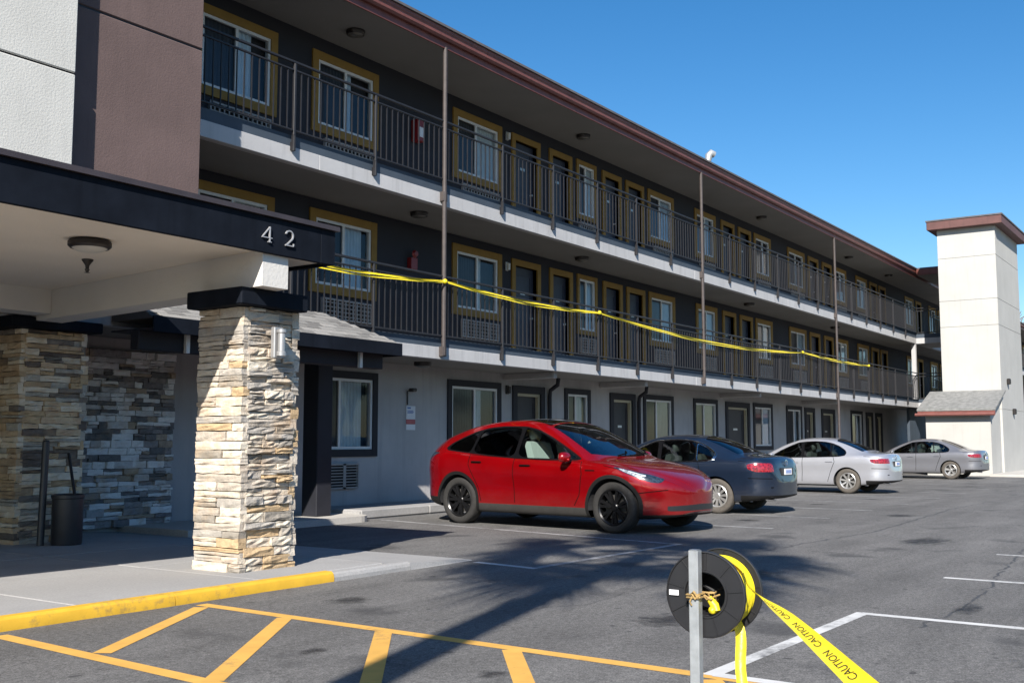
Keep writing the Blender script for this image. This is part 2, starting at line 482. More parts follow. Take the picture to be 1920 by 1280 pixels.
# ------------------------------------------------------------------ mesh helpers
class MB:
    def __init__(self):
        self.v = []; self.f = []
    def add(self, vs, fs):
        o = len(self.v)
        self.v += [tuple(p) for p in vs]
        self.f += [tuple(i + o for i in f) for f in fs]
        return self
    def box(self, x0, x1, y0, y1, z0, z1):
        return self.add([(x0, y0, z0), (x1, y0, z0), (x1, y1, z0), (x0, y1, z0), (x0, y0, z1), (x1, y0, z1), (x1, y1, z1), (x0, y1, z1)],
                        [(0, 3, 2, 1), (4, 5, 6, 7), (0, 1, 5, 4), (1, 2, 6, 5), (2, 3, 7, 6), (3, 0, 4, 7)])
    def bbox(self, x0, x1, y0, y1, z0, z1, b=0.006):
        """box with chamfered edges"""
        vs = []; fs = []
        b = min(b, (x1 - x0) * .45, (y1 - y0) * .45, (z1 - z0) * .45)
        X = (x0, x1); Y = (y0, y1); Z = (z0, z1)
        idx = {}
        for i in (0, 1):
            for j in (0, 1):
                for k in (0, 1):
                    sx, sy, sz = (1 - 2 * i) * b, (1 - 2 * j) * b, (1 - 2 * k) * b
                    for a, p in enumerate(((X[i], Y[j] + sy, Z[k] + sz), (X[i] + sx, Y[j], Z[k] + sz), (X[i] + sx, Y[j] + sy, Z[k]))):
                        idx[i, j, k, a] = len(vs); vs.append(p)
        I = lambda i, j, k, a: idx[i, j, k, a]
        for s in (0, 1):
            q = [I(s, 0, 0, 0), I(s, 1, 0, 0), I(s, 1, 1, 0), I(s, 0, 1, 0)]; fs.append(q if s else q[::-1])
            q = [I(0, s, 0, 1), I(1, s, 0, 1), I(1, s, 1, 1), I(0, s, 1, 1)]; fs.append(q[::-1] if s else q)
            q = [I(0, 0, s, 2), I(1, 0, s, 2), I(1, 1, s, 2), I(0, 1, s, 2)]; fs.append(q if s else q[::-1])
        for i in (0, 1):
            for j in (0, 1):
                q = [I(i, j, 0, 0), I(i, j, 0, 1), I(i, j, 1, 1), I(i, j, 1, 0)]; fs.append(q if (i ^ j) == 0 else q[::-1])
                q = [I(i, 0, j, 0), I(i, 0, j, 2), I(i, 1, j, 2), I(i, 1, j, 0)]; fs.append(q[::-1] if (i ^ j) == 0 else q)
                q = [I(0, i, j, 1), I(0, i, j, 2), I(1, i, j, 2), I(1, i, j, 1)]; fs.append(q if (i ^ j) == 0 else q[::-1])
                for k in (0, 1):
                    q = [I(i, j, k, 0), I(i, j, k, 1), I(i, j, k, 2)]; fs.append(q if (i ^ j ^ k) else q[::-1])
        return self.add(vs, fs)
    def prism(self, poly, axis, a, b):
        """poly: list of 2-D points in the plane across the axis, extruded from a to b"""
        n = len(poly)
        def P(p, t):
            return {'x': (t, p[0], p[1]), 'y': (p[0], t, p[1]), 'z': (p[0], p[1], t)}[axis]
        vs = [P(p, a) for p in poly] + [P(p, b) for p in poly]
        fs = [tuple(range(n))[::-1], tuple(range(n, 2 * n))] + [(i, (i + 1) % n, n + (i + 1) % n, n + i) for i in range(n)]
        return self.add(vs, fs)
    def tube(self, pts, r, n=8, cap=True):
        pts = [Vector(p) for p in pts]
        rs = r if isinstance(r, (list, tuple)) else [r] * len(pts)
        vs = []; fs = []
        prev = None
        for i, p in enumerate(pts):
            d = (pts[min(i + 1, len(pts) - 1)] - pts[max(i - 1, 0)]).normalized()
            if prev is None:
                u = d.orthogonal().normalized()
            else:
                u = (prev - d * prev.dot(d)).normalized()
            prev = u
            w = d.cross(u)
            for k in range(n):
                a = 2 * math.pi * k / n
                vs.append(p + (u * math.cos(a) + w * math.sin(a)) * rs[i])
        for i in range(len(pts) - 1):
            for k in range(n):
                k2 = (k + 1) % n
                fs.append((i * n + k, i * n + k2, (i + 1) * n + k2, (i + 1) * n + k))
        if cap:
            fs.append(tuple(range(n))[::-1]); fs.append(tuple(range((len(pts) - 1) * n, len(pts) * n)))
        return self.add(vs, fs)
    def lathe(self, prof, n=24, origin=(0, 0, 0), axis='z', closed=False):
        """prof: (radius, height) pairs turned about the axis"""
        vs = []; fs = []
        ox, oy, oz = origin
        for r, h in prof:
            for k in range(n):
                a = 2 * math.pi * k / n
                c, s = r * math.cos(a), r * math.sin(a)
                vs.append({'z': (ox + c, oy + s, oz + h), 'x': (ox + h, oy + c, oz + s), 'y': (ox + c, oy + h, oz + s)}[axis])
        m = len(prof)
        for i in range(m if closed else m - 1):
            j = (i + 1) % m
            for k in range(n):
                k2 = (k + 1) % n
                fs.append((i * n + k, i * n + k2, j * n + k2, j * n + k))
        return self.add(vs, fs)
    def mesh(self, name, mat, smooth=False, angle=35):
        me = bpy.data.meshes.new(name)
        me.from_pydata(self.v, [], self.f)
        me.materials.append(MATS[mat])
        bm = bmesh.new(); bm.from_mesh(me)
        if len(self.f) > 1: bmesh.ops.recalc_face_normals(bm, faces=bm.faces)
        bm.to_mesh(me); bm.free()
        if smooth:
            me.polygons.foreach_set('use_smooth', [True] * len(me.polygons))
            me.set_sharp_from_angle(angle=R(angle))
        me.update()
        return me
    def build(self, name, mat, parent=None, smooth=False, angle=35):
        return put(name, self.mesh(name, mat, smooth, angle), parent)

def put(name, me, parent=None, loc=None, rot=None):
    o = bpy.data.objects.new(name, me)
    COL.objects.link(o)
    if parent is not None:
        o.parent = parent
        if loc is None:                       # mesh is in world coordinates
            w = world_loc(parent)
            o.matrix_parent_inverse = w.inverted()
    if loc is not None:
        o.location = loc
    if rot is not None:
        o.rotation_euler = rot
    return o

def world_loc(o):
    m = Matrix.LocRotScale(o.location, o.rotation_euler, o.scale)
    if o.parent is not None:
        m = world_loc(o.parent) @ o.matrix_parent_inverse @ m
    return m

def tag(o, label=None, cat=None, group=None, kind=None):
    if label: o['label'] = label
    if cat: o['category'] = cat
    if group: o['group'] = group
    if kind: o['kind'] = kind
    return o

def thing(name, label, cat, loc=(0, 0, 0), rz=0.0, group=None):
    o = bpy.data.objects.new(name, None)
    o.empty_display_size = 0.2
    COL.objects.link(o)
    o.location = loc
    o.rotation_euler = (0, 0, rz)
    return tag(o, label, cat, group)

def struct(o):
    o['kind'] = 'structure'
    return o

def grid_sheet(x0, x1, y0, y1, z):
    return MB().add([(x0, y0, z), (x1, y0, z), (x1, y1, z), (x0, y1, z)], [(0, 1, 2, 3)])
# ------------------------------------------------------------------ ground
lot = struct(grid_sheet(-300, 600, -400, 400, 0.0).build('parking_lot', 'asphalt'))

def line(p, q, w, mat, z=0.004, ext=0.0):
    z = z * 0.5
    a = Vector((p[0], p[1], 0)); b = Vector((q[0], q[1], 0))
    d = (b - a).normalized(); n = Vector((-d.y, d.x, 0)) * w / 2
    a = a - d * ext; b = b + d * ext
    m = MB().add([(*(a - n).xy, z), (*(b - n).xy, z), (*(b + n).xy, z), (*(a + n).xy, z)], [(0, 1, 2, 3)])
    return m.build('painted_line', mat, lot)

# yellow access aisle
line((5.76, 7.02), (5.62, 1.6), 0.115, 'yellow_line_paint')
line((4.07, 7.02), (3.83, 2.6), 0.115, 'yellow_line_paint', 0.0044)
for (p, q) in [((4.10, 5.92), (5.66, 6.90)), ((3.98, 4.74), (5.68, 5.98)), ((3.94, 3.60), (5.67, 5.00)), ((3.90, 2.50), (5.63, 3.90)), ((4.60, 1.80), (5.56, 2.52))]:
    line(p, q, 0.12, 'yellow_line_paint', 0.0060)
# white stalls on the near side of the lot
line((5.66, 2.57), (8.36, 2.52), 0.10, 'white_line_paint', 0.0055)
line((8.33, 2.53), (8.20, -3.0), 0.10, 'white_line_paint', 0.0040)
line((5.69, 2.55), (5.60, -2.0), 0.10, 'white_line_paint', 0.0075)
for i in range(12):
    x = 10.95 + 2.58 * i
    line((x, 2.52), (x - 0.12, -2.9), 0.10, 'white_line_paint' if i < 4 else 'faded_line_paint')
# stalls along the building
line((13.62, 12.1), (12.55, 6.12), 0.10, 'faded_line_paint')
line((9.36, 6.18), (12.60, 6.10), 0.10, 'faded_line_paint', 0.0055)
line((9.45, 7.02), (9.33, 6.15), 0.10, 'white_line_paint')
for x in (15.62, 18.22, 20.75, 23.3, 26.1, 28.9, 31.7, 34.5, 37.2, 39.9, 42.5):
    line((x + 0.25, 12.1), (x, 6.02), 0.10, 'faded_line_paint')

# drips in the bays and sealed cracks
def stain(x, y, r, sx=1.0):
    n = 20
    me = MB().add([(math.cos(2 * math.pi * k / n), math.sin(2 * math.pi * k / n), 0) for k in range(n)], [tuple(range(n))]).mesh('oil_stain', 'oil_stain')
    o = put('oil_stain', me, lot, (x, y, 0.0010 + rnd.uniform(0, 0.0004))); o.scale = (r * sx, r, 1)
for (x, y, r, q) in ((17.0, 7.0, .5, .7), (19.6, 5.2, .6, 1.4), (22.2, 7.6, .5, .8), (24.8, 7.2, .6, .7), (11.0, 1.0, .8, .6), (12.3, .6, .7, .7), (9.6, .9, .7, .8), (7.0, 0.9, .7, .9), (7.2, 3.6, .45, 1.6), (10.2, 4.1, .4, 2.0),
                     (14.8, 3.6, .6, 2.2), (18.0, 2.6, .5, .8), (30.4, 6.9, .7, .8), (33.3, 6.8, .6, .9), (2.9, 5.4, .3, 1.2), (4.9, 4.9, .16, 1.5), (5.0, 3.6, .2, 1.2), (6.6, 6.2, .35, 1.3), (9.0, 1.9, .22, 3.0)):
    stain(x, y, r, q)
def tar(pts, w):
    P = [Vector((*p, 0)) for p in pts]; Q = []
    for a_, b_ in zip(P[:-1], P[1:]):
        k = max(2, int((b_ - a_).length / 0.12))
        for i in range(k): Q.append(a_.lerp(b_, i / k) + Vector((rnd.gauss(0, .02), rnd.gauss(0, .02), 0)))
    vs = []; fs = []
    for i, p in enumerate(Q):
        d = (Q[min(i + 1, len(Q) - 1)] - Q[max(0, i - 1)]).normalized(); nn = Vector((-d.y, d.x, 0)) * w * rnd.uniform(.3, .7)
        vs += [(p + nn).xy.to_3d() + Vector((0, 0, 0.0006)), (p - nn).xy.to_3d() + Vector((0, 0, 0.0006))]
    for i in range(len(Q) - 1): fs.append((2 * i, 2 * i + 1, 2 * i + 3, 2 * i + 2))
    MB().add(vs, fs).build('sealed_crack', 'tar_seal', lot)
tar([(7.9, 2.0), (9.6, 1.95), (12.4, 2.2), (17.0, 2.6), (24, 2.4)], 0.022)
tar([(6.2, 5.0), (7.6, 4.5), (9.3, 4.6), (11.8, 3.7)], 0.012)
tar([(12.5, 4.9), (16, 4.6), (22, 4.9), (31, 4.6)], 0.03)
# entrance pavement of concrete slabs
pave = struct(MB().box(-6, 8.15, 7.30, 13.9, -0.05, 0.07).build('entrance_pavement', 'concrete'))
xs = [-6, -4.2, -2.4, -0.6, 1.2, 3.0, 4.8, 6.6, 8.2, 9.56]
ys = [7.262, 8.95, 10.6, 12.2, 13.54]
for i in range(len(xs) - 1):
    for j in range(len(ys) - 1):
        if i == len(xs) - 2:
            xa, xb, ya, yb = xs[i] + 0.005, xs[i + 1] + 0.02, ys[j] + 0.005, ys[j + 1] - 0.005
            MB().add([(xa, ya, 0.0), (xb, ya, 0.0), (xb, yb, 0.0), (xa, yb, 0.0), (xa, ya, 0.089), (xb, ya, 0.010), (xb, yb, 0.010), (xa, yb, 0.089)],
                     [(0, 3, 2, 1), (4, 5, 6, 7), (0, 1, 5, 4), (1, 2, 6, 5), (2, 3, 7, 6), (3, 0, 4, 7)]).build('paving_slab', 'concrete', pave)
            continue
        MB().bbox(xs[i] + 0.005, xs[i + 1] - 0.005, ys[j] + 0.005, ys[j + 1] - 0.005, 0.02, 0.09 + rnd.uniform(-0.0015, 0.0015), 0.008).build('paving_slab', 'concrete', pave)

def kerb_piece(x0, x1, y0, y1, z1, mat, name='kerb_stone', seg=0.09):
    """kerb with a rounded, chipped front edge"""
    n = max(2, int((x1 - x0) / seg))
    prof = [(0.0, -0.05), (0.0, 0.45), (0.012, 0.80), (0.035, 1.0), (0.999, 1.0), (1.0, -0.05)]
    vs = []; fs = []
    for i in range(n + 1):
        x = x0 + (x1 - x0) * i / n
        jit = 0.004 * math.sin(x * 3.1) + 0.003 * math.sin(x * 7.7 + 1) + rnd.uniform(-0.0012, 0.0012); chip = rnd.uniform(0, 0.007) if rnd.random() < 0.15 else 0
        for k, (a, b) in enumerate(prof):
            y = y0 + (a if k in (2, 3) else a * (y1 - y0)) + (jit + chip if k < 4 else 0)
            vs.append((x, y, b * z1 - (chip * 0.5 if k in (2, 3) else 0)))
    m = len(prof)
    for i in range(n):
        for k in range(m - 1):
            fs.append((i * m + k, (i + 1) * m + k, (i + 1) * m + k + 1, i * m + k + 1))
    fs.append(tuple(range(m))); fs.append(tuple(range(n * m, n * m + m)))
    return MB().add(vs, fs).build(name, mat, pave, True, 22)
for a, b in ((-6, -3.6), (-3.6, -1.2), (-1.2, 1.2), (1.2, 3.6), (3.6, 5.6), (5.6, 7.40)):
    kerb_piece(a + 0.004, b - 0.004, 7.14, 7.262, 0.094, 'kerb_yellow')
kerb_piece(7.404, 8.5, 7.14, 7.262, 0.082, 'concrete')
MB().add([(8.504, 7.14, 0), (9.58, 7.16, 0), (9.58, 7.262, 0), (8.504, 7.262, 0), (8.504, 7.155, 0.072), (9.58, 7.18, 0.008), (9.58, 7.262, 0.008), (8.504, 7.262, 0.072)],
         [(0, 3, 2, 1), (4, 5, 6, 7), (0, 1, 5, 4), (1, 2, 6, 5), (2, 3, 7, 6), (3, 0, 4, 7)]).build('kerb_stone', 'concrete', pave)

walk = struct(MB().box(13.34, 96, 12.32, 13.56, -0.05, 0.14).build('walkway', 'concrete'))
x = 13.36
while x < 50:
    MB().bbox(x + 0.005, x + 1.795, 12.30, 13.55, 0.02, 0.165, 0.015).build('paving_slab', 'concrete', walk); x += 1.8
isl = MB()
pts = [(9.57, 13.55), (9.57, 11.98)] + [(13.02 + 0.33 * math.sin(R(t)), 12.31 - 0.33 * math.cos(R(t))) for t in range(0, 91, 15)] + [(13.35, 13.55)]
isl.prism(pts, 'z', -0.05, 0.10)
struct(isl.build('porch_pavement', 'concrete_pale'))
MB().prism([(43.4, 6.9), (58, 6.3), (75, 6.3), (75, 8.2), (43.4, 8.2)], 'z', -0.05, 0.10).build('planter_strip', 'concrete_pale')['kind'] = 'structure'

# ------------------------------------------------------------------ motel
YW, YS = 13.55, 12.05
F2, F3 = 3.15, 6.05
X0, X1 = -2.0, 96.0
motel = thing('motel_building', 'long three storey motel with dark walls, gold window trim and open balconies', 'building', (25, 13.5, 0))

W, D = 'W', 'D'
up_row = [(W, 10.66, 12.42), (W, 13.26, 15.02), (W, 17.37, 19.15), (D, 19.54, 20.72), (D, 21.12, 22.16), (W, 22.38, 23.36), (D, 23.66, 24.68), (D, 24.92, 25.96),
          (W, 26.2, 27.82), (W, 29.25, 30.78), (D, 31.2, 32.25), (D, 32.58, 33.65), (W, 33.93, 35.45), (W, 37.1, 38.88), (D, 39.26, 40.42), (D, 40.9, 42.0),
          (W, 42.3, 43.9), (W, 45.2, 46.8), (D, 47.2, 48.3), (D, 48.6, 49.7)]
for k in range(9):
    b = 53.0 + 4.6 * k
    up_row += [(W, b, b + 1.6), (D, b + 2.0, b + 3.1)]
gr_row = [(W, 13.34, 15.1), (W, 17.24, 19.13), (D, 19.58, 20.89), (W, 21.78, 22.99), (D, 23.98, 25.34), (W, 25.82, 27.64), (W, 28.98, 30.7), (D, 31.31, 33.25),
          (W, 33.57, 35.29), (W, 36.62, 38.2), (D, 38.5, 39.6), (D, 40.37, 41.96), (W, 44.0, 45.6), (D, 46.1, 47.1), (D, 47.5, 48.5)]
for k in range(9):
    b = 53.0 + 4.6 * k
    gr_row += [(W, b, b + 1.6), (D, b + 2.0, b + 3.1)]

def wall_with_openings(name, ops, z0, z1, mat, x0=X0, x1=X1):
    m = MB()
    ops = sorted(ops)
    x = x0
    for (a, b, lo, hi) in ops:
        if a > x: m.box(x, a, YW, YW + 0.16, z0, z1)
        if lo > z0: m.box(a, b, YW, YW + 0.16, z0, lo)
        if hi < z1: m.box(a, b, YW, YW + 0.16, hi, z1)
        x = b
    m.box(x, x1, YW, YW + 0.16, z0, z1)
    m.build(name, mat, motel)

def frame_ring(m, x0, x1, z0, z1, t, y0, y1, bottom=True):
    m.box(x0, x0 + t, y0, y1, z0, z1)
    m.box(x1 - t, x1, y0, y1, z0, z1)
    m.box(x0 + t, x1 - t, y0 + 0.002, y1, z1 - t, z1)
    if bottom: m.box(x0 + t, x1 - t, y0 + 0.002, y1, z0, z0 + t)

def curtain_mesh(x0, x1, z0, z1, y, pitch=0.085, amp=0.022):
    n = max(8, int((x1 - x0) / pitch * 6))
    vs = []; fs = []
    ph = rnd.uniform(0, 6)
    for i in range(n + 1):
        x = x0 + (x1 - x0) * i / n
        w = amp * math.sin((x - x0) / pitch * 2 * math.pi + ph + 0.9 * math.sin(x * 3 + ph))
        vs += [(x, y + w, z0), (x, y + w * 0.7, z1)]
    for i in range(n):
        fs.append((2 * i, 2 * i + 2, 2 * i + 3, 2 * i + 1))
    return MB().add(vs, fs)

def window(x0, x1, z0, z1, trim, tw, curtains, far=False, split=0.5, part=1.0):
    m = MB(); frame_ring(m, x0, x1, z0, z1, tw, YW - 0.035, YW + 0.02)
    w = m.build('window', trim, motel)
    a, b, lo, hi = x0 + tw, x1 - tw, z0 + tw, z1 - tw
    s = MB(); frame_ring(s, a, b, lo, hi, 0.05, YW - 0.012, YW + 0.07)
    xm = a + (b - a) * split
    s.box(xm - 0.028, xm + 0.028, YW - 0.006, YW + 0.07, lo + 0.05, hi - 0.05)
    s.build('sash', 'vinyl_white', w)
    MB().add([(a + 0.05, YW + 0.022, lo + 0.05), (xm - 0.028, YW + 0.022, lo + 0.05), (xm - 0.028, YW + 0.022, hi - 0.05), (a + 0.05, YW + 0.022, hi - 0.05)], [(0, 1, 2, 3)]).build('pane', 'glass_screen', w)
    MB().add([(xm + 0.028, YW + 0.034, lo + 0.05), (b - 0.05, YW + 0.034, lo + 0.05), (b - 0.05, YW + 0.034, hi - 0.05), (xm + 0.028, YW + 0.034, hi - 0.05)], [(0, 1, 2, 3)]).build('pane', 'glass_window', w)
    cm = rnd.choice(curtains)
    c1 = b - (0 if part >= 1 else (b - a) * (1 - part) * 0.5)
    curtain_mesh(a, c1, lo, hi, YW + 0.085).build('curtain', cm, w, smooth=True, angle=80)
    MB().box(a - 0.02, b + 0.02, YW + 0.161, YW + 0.30, lo - 0.02, hi + 0.02).build('room_back', 'room_dark', w)
    return w

def door(x0, x1, z0, z1, trim, tw, leafmat, side=1):
    m = MB(); frame_ring(m, x0, x1, z0, z1, tw, YW - 0.04, YW + 0.12, bottom=False)
    d = m.build('door', trim, motel)
    a, b, hi = x0 + tw, x1 - tw, z1 - tw
    l = MB().box(a, b, YW + 0.09, YW + 0.13, z0, hi)
    lw = b - a
    for (u0, u1, v0, v1) in ((0.14, 0.86, 0.10, 0.42), (0.14, 0.86, 0.50, 0.92)):
        mm = MB(); 
        frame_ring(l, a + lw * u0, a + lw * u1, z0 + (hi - z0) * v0, z0 + (hi - z0) * v1, 0.025, YW + 0.078, YW + 0.092)
    l.build('door_leaf', leafmat, d)
    hx = a + lw * (0.12 if side > 0 else 0.88)
    MB().lathe([(0.0, -0.055), (0.022, -0.055), (0.028, -0.035), (0.012, -0.02), (0.03, 0.0)], 10, (hx, YW + 0.09, z0 + 0.98), 'y').build('handle', 'steel', d, True)
    MB().box(a + lw * 0.40, a + lw * 0.60, YW + 0.080, YW + 0.0895, z0 + 1.50, z0 + 1.56).build('number_plate', 'steel', d)
    return d

def ac_unit(x0, x1, z0, z1, louvre=False):
    m = MB(); frame_ring(m, x0, x1, z0, z1, 0.03, YW - 0.06, YW + 0.0)
    u = m.build('air_conditioner', 'ac_grey', motel)
    MB().box(x0 + 0.03, x1 - 0.03, YW - 0.012, YW - 0.004, z0 + 0.03, z1 - 0.03).build('grille_back', 'black_void', u)
    g = MB()
    if louvre:
        n = 7
        for i in range(n):
            z = z0 + 0.04 + (z1 - z0 - 0.08) * (i + 0.5) / n
            g.box(x0 + 0.03, x1 - 0.03, YW - 0.050, YW - 0.016, z - 0.009, z + 0.009)
        xm = x0 + (x1 - x0) * 0.62
        g.box(xm - 0.035, xm + 0.035, YW - 0.058, YW - 0.0515, z0 + 0.0, z1)
    else:
        nx = max(6, int((x1 - x0) / 0.095)); nz = 5
        for i in range(1, nx):
            x = x0 + (x1 - x0) * i / nx
            g.box(x - 0.011, x + 0.011, YW - 0.052, YW - 0.03, z0 + 0.03, z1 - 0.03)
        for i in range(1, nz):
            z = z0 + (z1 - z0) * i / nz
            g.box(x0 + 0.03, x1 - 0.03, YW - 0.046, YW - 0.034, z - 0.010, z + 0.010)
    g.build('grille', 'ac_grey', u)

for fi, FZ in enumerate((F2, F3)):
    ops = []
    for (k, a, b) in up_row:
        far = a > 52
        if k == W:
            tw = 0.15 if b - a > 1.2 else 0.11
            lo, hi = FZ + 0.80, FZ + 2.29
            window(a, b, lo, hi, 'gold_trim', tw, ['curtain_blue', 'curtain_blue', 'curtain_pale'], far, rnd.choice((0.46, 0.5, 0.5)), rnd.choice((1.0, 0.9, 0.75, 0.5, 0.3, 1.0)))
            ops.append((a + tw, b - tw, lo + tw, hi - tw))
            if not far:
                ac_unit(a + 0.12 if b - a < 1.2 else a + 0.32, b - (0.12 if b - a < 1.2 else 0.14), FZ + 0.34, FZ + 0.72)
        else:
            hi = FZ + 2.27
            door(a, b, FZ + 0.01, hi, 'gold_trim', 0.14, 'door_navy', rnd.choice((1, -1)))
            ops.append((a + 0.14, b - 0.14, FZ - 0.0, hi - 0.14))
    wall_with_openings('wall', ops, FZ - 0.02, (F3 - 0.43) if fi == 0 else 8.62, 'wall_slate')
ops = []
for (k, a, b) in gr_row:
    far = a > 52
    if k == W:
        tw = 0.135
        window(a, b, 1.03, 2.585, 'dark_trim', tw, ['curtain_pale', 'curtain_tan', 'curtain_blue', 'curtain_pale'], far, rnd.choice((0.42, 0.48, 0.5)), rnd.choice((1.0, 0.9, 0.7, 0.4)))
        ops.append((a + tw, b - tw, 1.03 + tw, 2.585 - tw))
        if not far:
            ac_unit(a + 0.25, b - 0.52 if b - a > 1.4 else b - 0.2, 0.46, 0.91, True)
    else:
        door(a, b, 0.17, 2.56, 'dark_trim', 0.17, 'door_brown', rnd.choice((1, -1)))
        # cream inner jamb
        m = MB(); frame_ring(m, a + 0.17, b - 0.17, 0.17, 2.39, 0.06, YW + 0.005, YW + 0.088, False)
        m.build('door_jamb', 'cream_trim', motel)
        ops.append((a + 0.17, b - 0.17, 0.16, 2.39))
wall_with_openings('wall', ops, -0.05, 2.80, 'wall_grey')

# slabs with white edge and dark flashing band
for zb, zw, zt in ((2.79, 3.01, 3.165), (5.62, 5.865, 6.045)):
    MB().box(X0, X1, YS + 0.14, YW + 0.16, zb + 0.012, zt - 0.02).build('balcony_slab', 'soffit', motel)
    x = X0
    while x < X1 - 0.1:
        nx = min(x + 7.0, X1)
        MB().bbox(x + 0.002, nx - 0.002, YS, YS + 0.14, zb, zw, 0.006).build('slab_edge', 'slab_white', motel)
        x = nx
    MB().box(X0, X1, YS + 0.012, YS + 0.139, zw + 0.001, zt).build('flashing_band', 'slab_band', motel)
# ground-floor ceiling beam along the wall and header ribs
for x in (19.35, 23.55, 31.0, 38.35):
    MB().bbox(x - 0.07, x + 0.07, YS + 0.2, YW - 0.002, 2.66, 2.80, 0.01).build('ceiling_rib', 'wall_grey', motel)
# roof
MB().box(X0, X1, 12.0, YW + 0.16, 8.60, 8.66).build('roof_soffit', 'soffit', motel)
MB().prism([(11.80, 8.885), (11.80, 8.93), (18.0, 10.05), (24.2, 8.93), (24.2, 8.885)], 'x', X0, X1).build('roof', 'roof_edge', motel)
MB().box(X0, X1, 11.965, 11.998, 8.575, 8.883).build('fascia_board', 'gutter_red', motel)
x = X0
gprof = [(11.962, 8.70), (11.90, 8.70), (11.868, 8.74), (11.862, 8.80), (11.845, 8.83), (11.840, 8.88), (11.962, 8.88)]
while x < X1 - 0.1:
    nx = min(x + 6.1, X1)
    MB().prism(gprof, 'x', x + 0.004, nx - 0.004).build('gutter', 'gutter_red', motel)
    x = nx
MB().box(X0, X1, 23.9, 24.0, 0, 8.9).build('rear_wall', 'wall_slate', motel)
MB().box(X1 - 0.02, X1 + 0.1, YW, 24, 0, 8.9).build('end_wall', 'wall_slate', motel)
# tall pipe posts
for x, zlo in ((15.14, 2.86), (26.36, 2.86), (37.62, 0.0)):
    MB().tube([(x, 11.985, zlo), (x, 11.985, 8.60)], 0.042, 12).build('support_post', 'post_brown', motel, True)
    for z in (2.93, 5.78):
        if z > zlo: MB().bbox(x - 0.06, x + 0.06, 11.96, 12.048, z - 0.09, z + 0.09, 0.006).build('post_bracket', 'post_brown', motel)
MB().bbox(48.75, 48.95, 12.06, 12.24, F2 + 0.02, 5.619, 0.01).build('corner_post', 'slab_white', motel)
MB().bbox(48.7, 51.4, 12.40, 12.52, 0.165, 2.79, 0.01).build('blue_panel', 'slab_band', motel)
# landings that run out to the lift tower
for zb, zw, zt in ((2.79, 3.01, 3.165), (5.62, 5.865, 6.045)):
    MB().box(48.90, 51.6, 10.0, YS - 0.004, zb + 0.004, zw).build('landing_slab', 'slab_white', motel)
    MB().box(48.92, 51.6, 10.0, YS - 0.004, zw + 0.001, zt).build('landing_band', 'slab_band', motel)
MB().box(48.6, 51.8, 9.0, 11.83, 8.605, 8.80).build('landing_roof', 'soffit', motel)
MB().prism([(48.50, 8.62), (48.597, 8.62), (48.597, 8.86), (48.44, 8.86), (48.46, 8.78)], 'y', 9.0, 11.83).build('landing_gutter', 'gutter_red', motel)
MB().box(48.45, 51.8, 9.0, 11.79, 8.862, 8.93).build('landing_roof_sheet', 'roof_edge', motel)
# downpipes at the ground-floor wall
for x in (21.05, 25.48):
    MB().tube([(x, YW - 0.30, 2.78), (x, YW - 0.28, 2.62), (x, YW - 0.08, 2.5), (x, YW - 0.06, 2.35), (x, YW - 0.06, 0.2)], 0.05, 10).build('downpipe', 'dark_trim', motel, True, 60)

# ------------------------------------------------------------------ railings
def railing(FZ, label, x0, x1, skip=None):
    t = thing('balcony_railing', label, 'railing', (x0, YS - 0.05, FZ), group='balcony railings')
    y = YS - 0.045
    MB().bbox(x0, x1, y - 0.022, y + 0.022, FZ + 1.13, FZ + 1.17, 0.008).build('top_rail', 'rail_metal', t)
    MB().bbox(x0, x1, y - 0.017, y + 0.017, FZ + 1.005, FZ + 1.035, 0.006).build('middle_rail', 'rail_metal', t)
    MB().bbox(x0, x1, y - 0.017, y + 0.017, FZ + 0.045, FZ + 0.075, 0.006).build('bottom_rail', 'rail_metal', t)
    bar = MB().box(-0.0085, 0.0085, -0.0085, 0.0085, 0, 0.93).mesh('baluster', 'rail_metal')
    post = MB().bbox(-0.024, 0.024, -0.024, 0.024, -0.02, 1.13, 0.006)
    post.bbox(-0.022, 0.022, -0.030, 0.030, -0.265, -0.02, 0.004)
    post.box(-0.03, 0.03, 0.030, 0.0445, -0.25, -0.12)
    post = post.mesh('railing_post', 'rail_metal')
    xp = 15.14 - 1.875 * 4
    posts = []
    while xp < x1:
        if xp > x0: posts.append(xp)
        xp += 1.875
    big = (15.14, 26.36, 37.62)
    w = world_loc(t).inverted()
    def at(name, me, p):
        o = bpy.data.objects.new(name, me); COL.objects.link(o); o.parent = t
        o.location = w @ Vector(p)
        return o
    for p in posts:
        if min(abs(p - b) for b in big) > 0.1: at('railing_post', post, (p, y, FZ))
    n = 13
    prev = posts[0] - 1.875
    cnt = 0
    for p in posts + [posts[-1] + 1.875]:
        for i in range(1, n):
            xx = prev + (p - prev) * i / n
            if x0 < xx < x1:
                cnt += 1
                at('baluster', bar, (xx, y, FZ + 0.075))
        prev = p
    return t
r3 = railing(F3, 'dark metal railing along the top floor balcony', 9.2, 48.85)
r2 = railing(F2, 'dark metal railing along the middle balcony, yellow tape along it', 9.2, 48.85)
def cross_railing(FZ, label):
    t = thing('landing_railing', label, 'railing', (48.95, 11, FZ), group='landing railings')
    for z in (1.13, 1.005, 0.045):
        MB().box(48.93, 48.97, 10.0, 12.0, FZ + z, FZ + z + 0.035).build('rail', 'rail_metal', t)
    for i in range(15):
        yy = 10.07 + i * 0.135
        MB().box(48.941, 48.959, yy - 0.009, yy + 0.009, FZ + 0.08, FZ + 1.005).build('baluster', 'rail_metal', t)
cross_railing(F3, 'short upper railing between the balcony corner and the cream tower')
cross_railing(F2, 'short lower railing between the balcony corner and the cream tower')
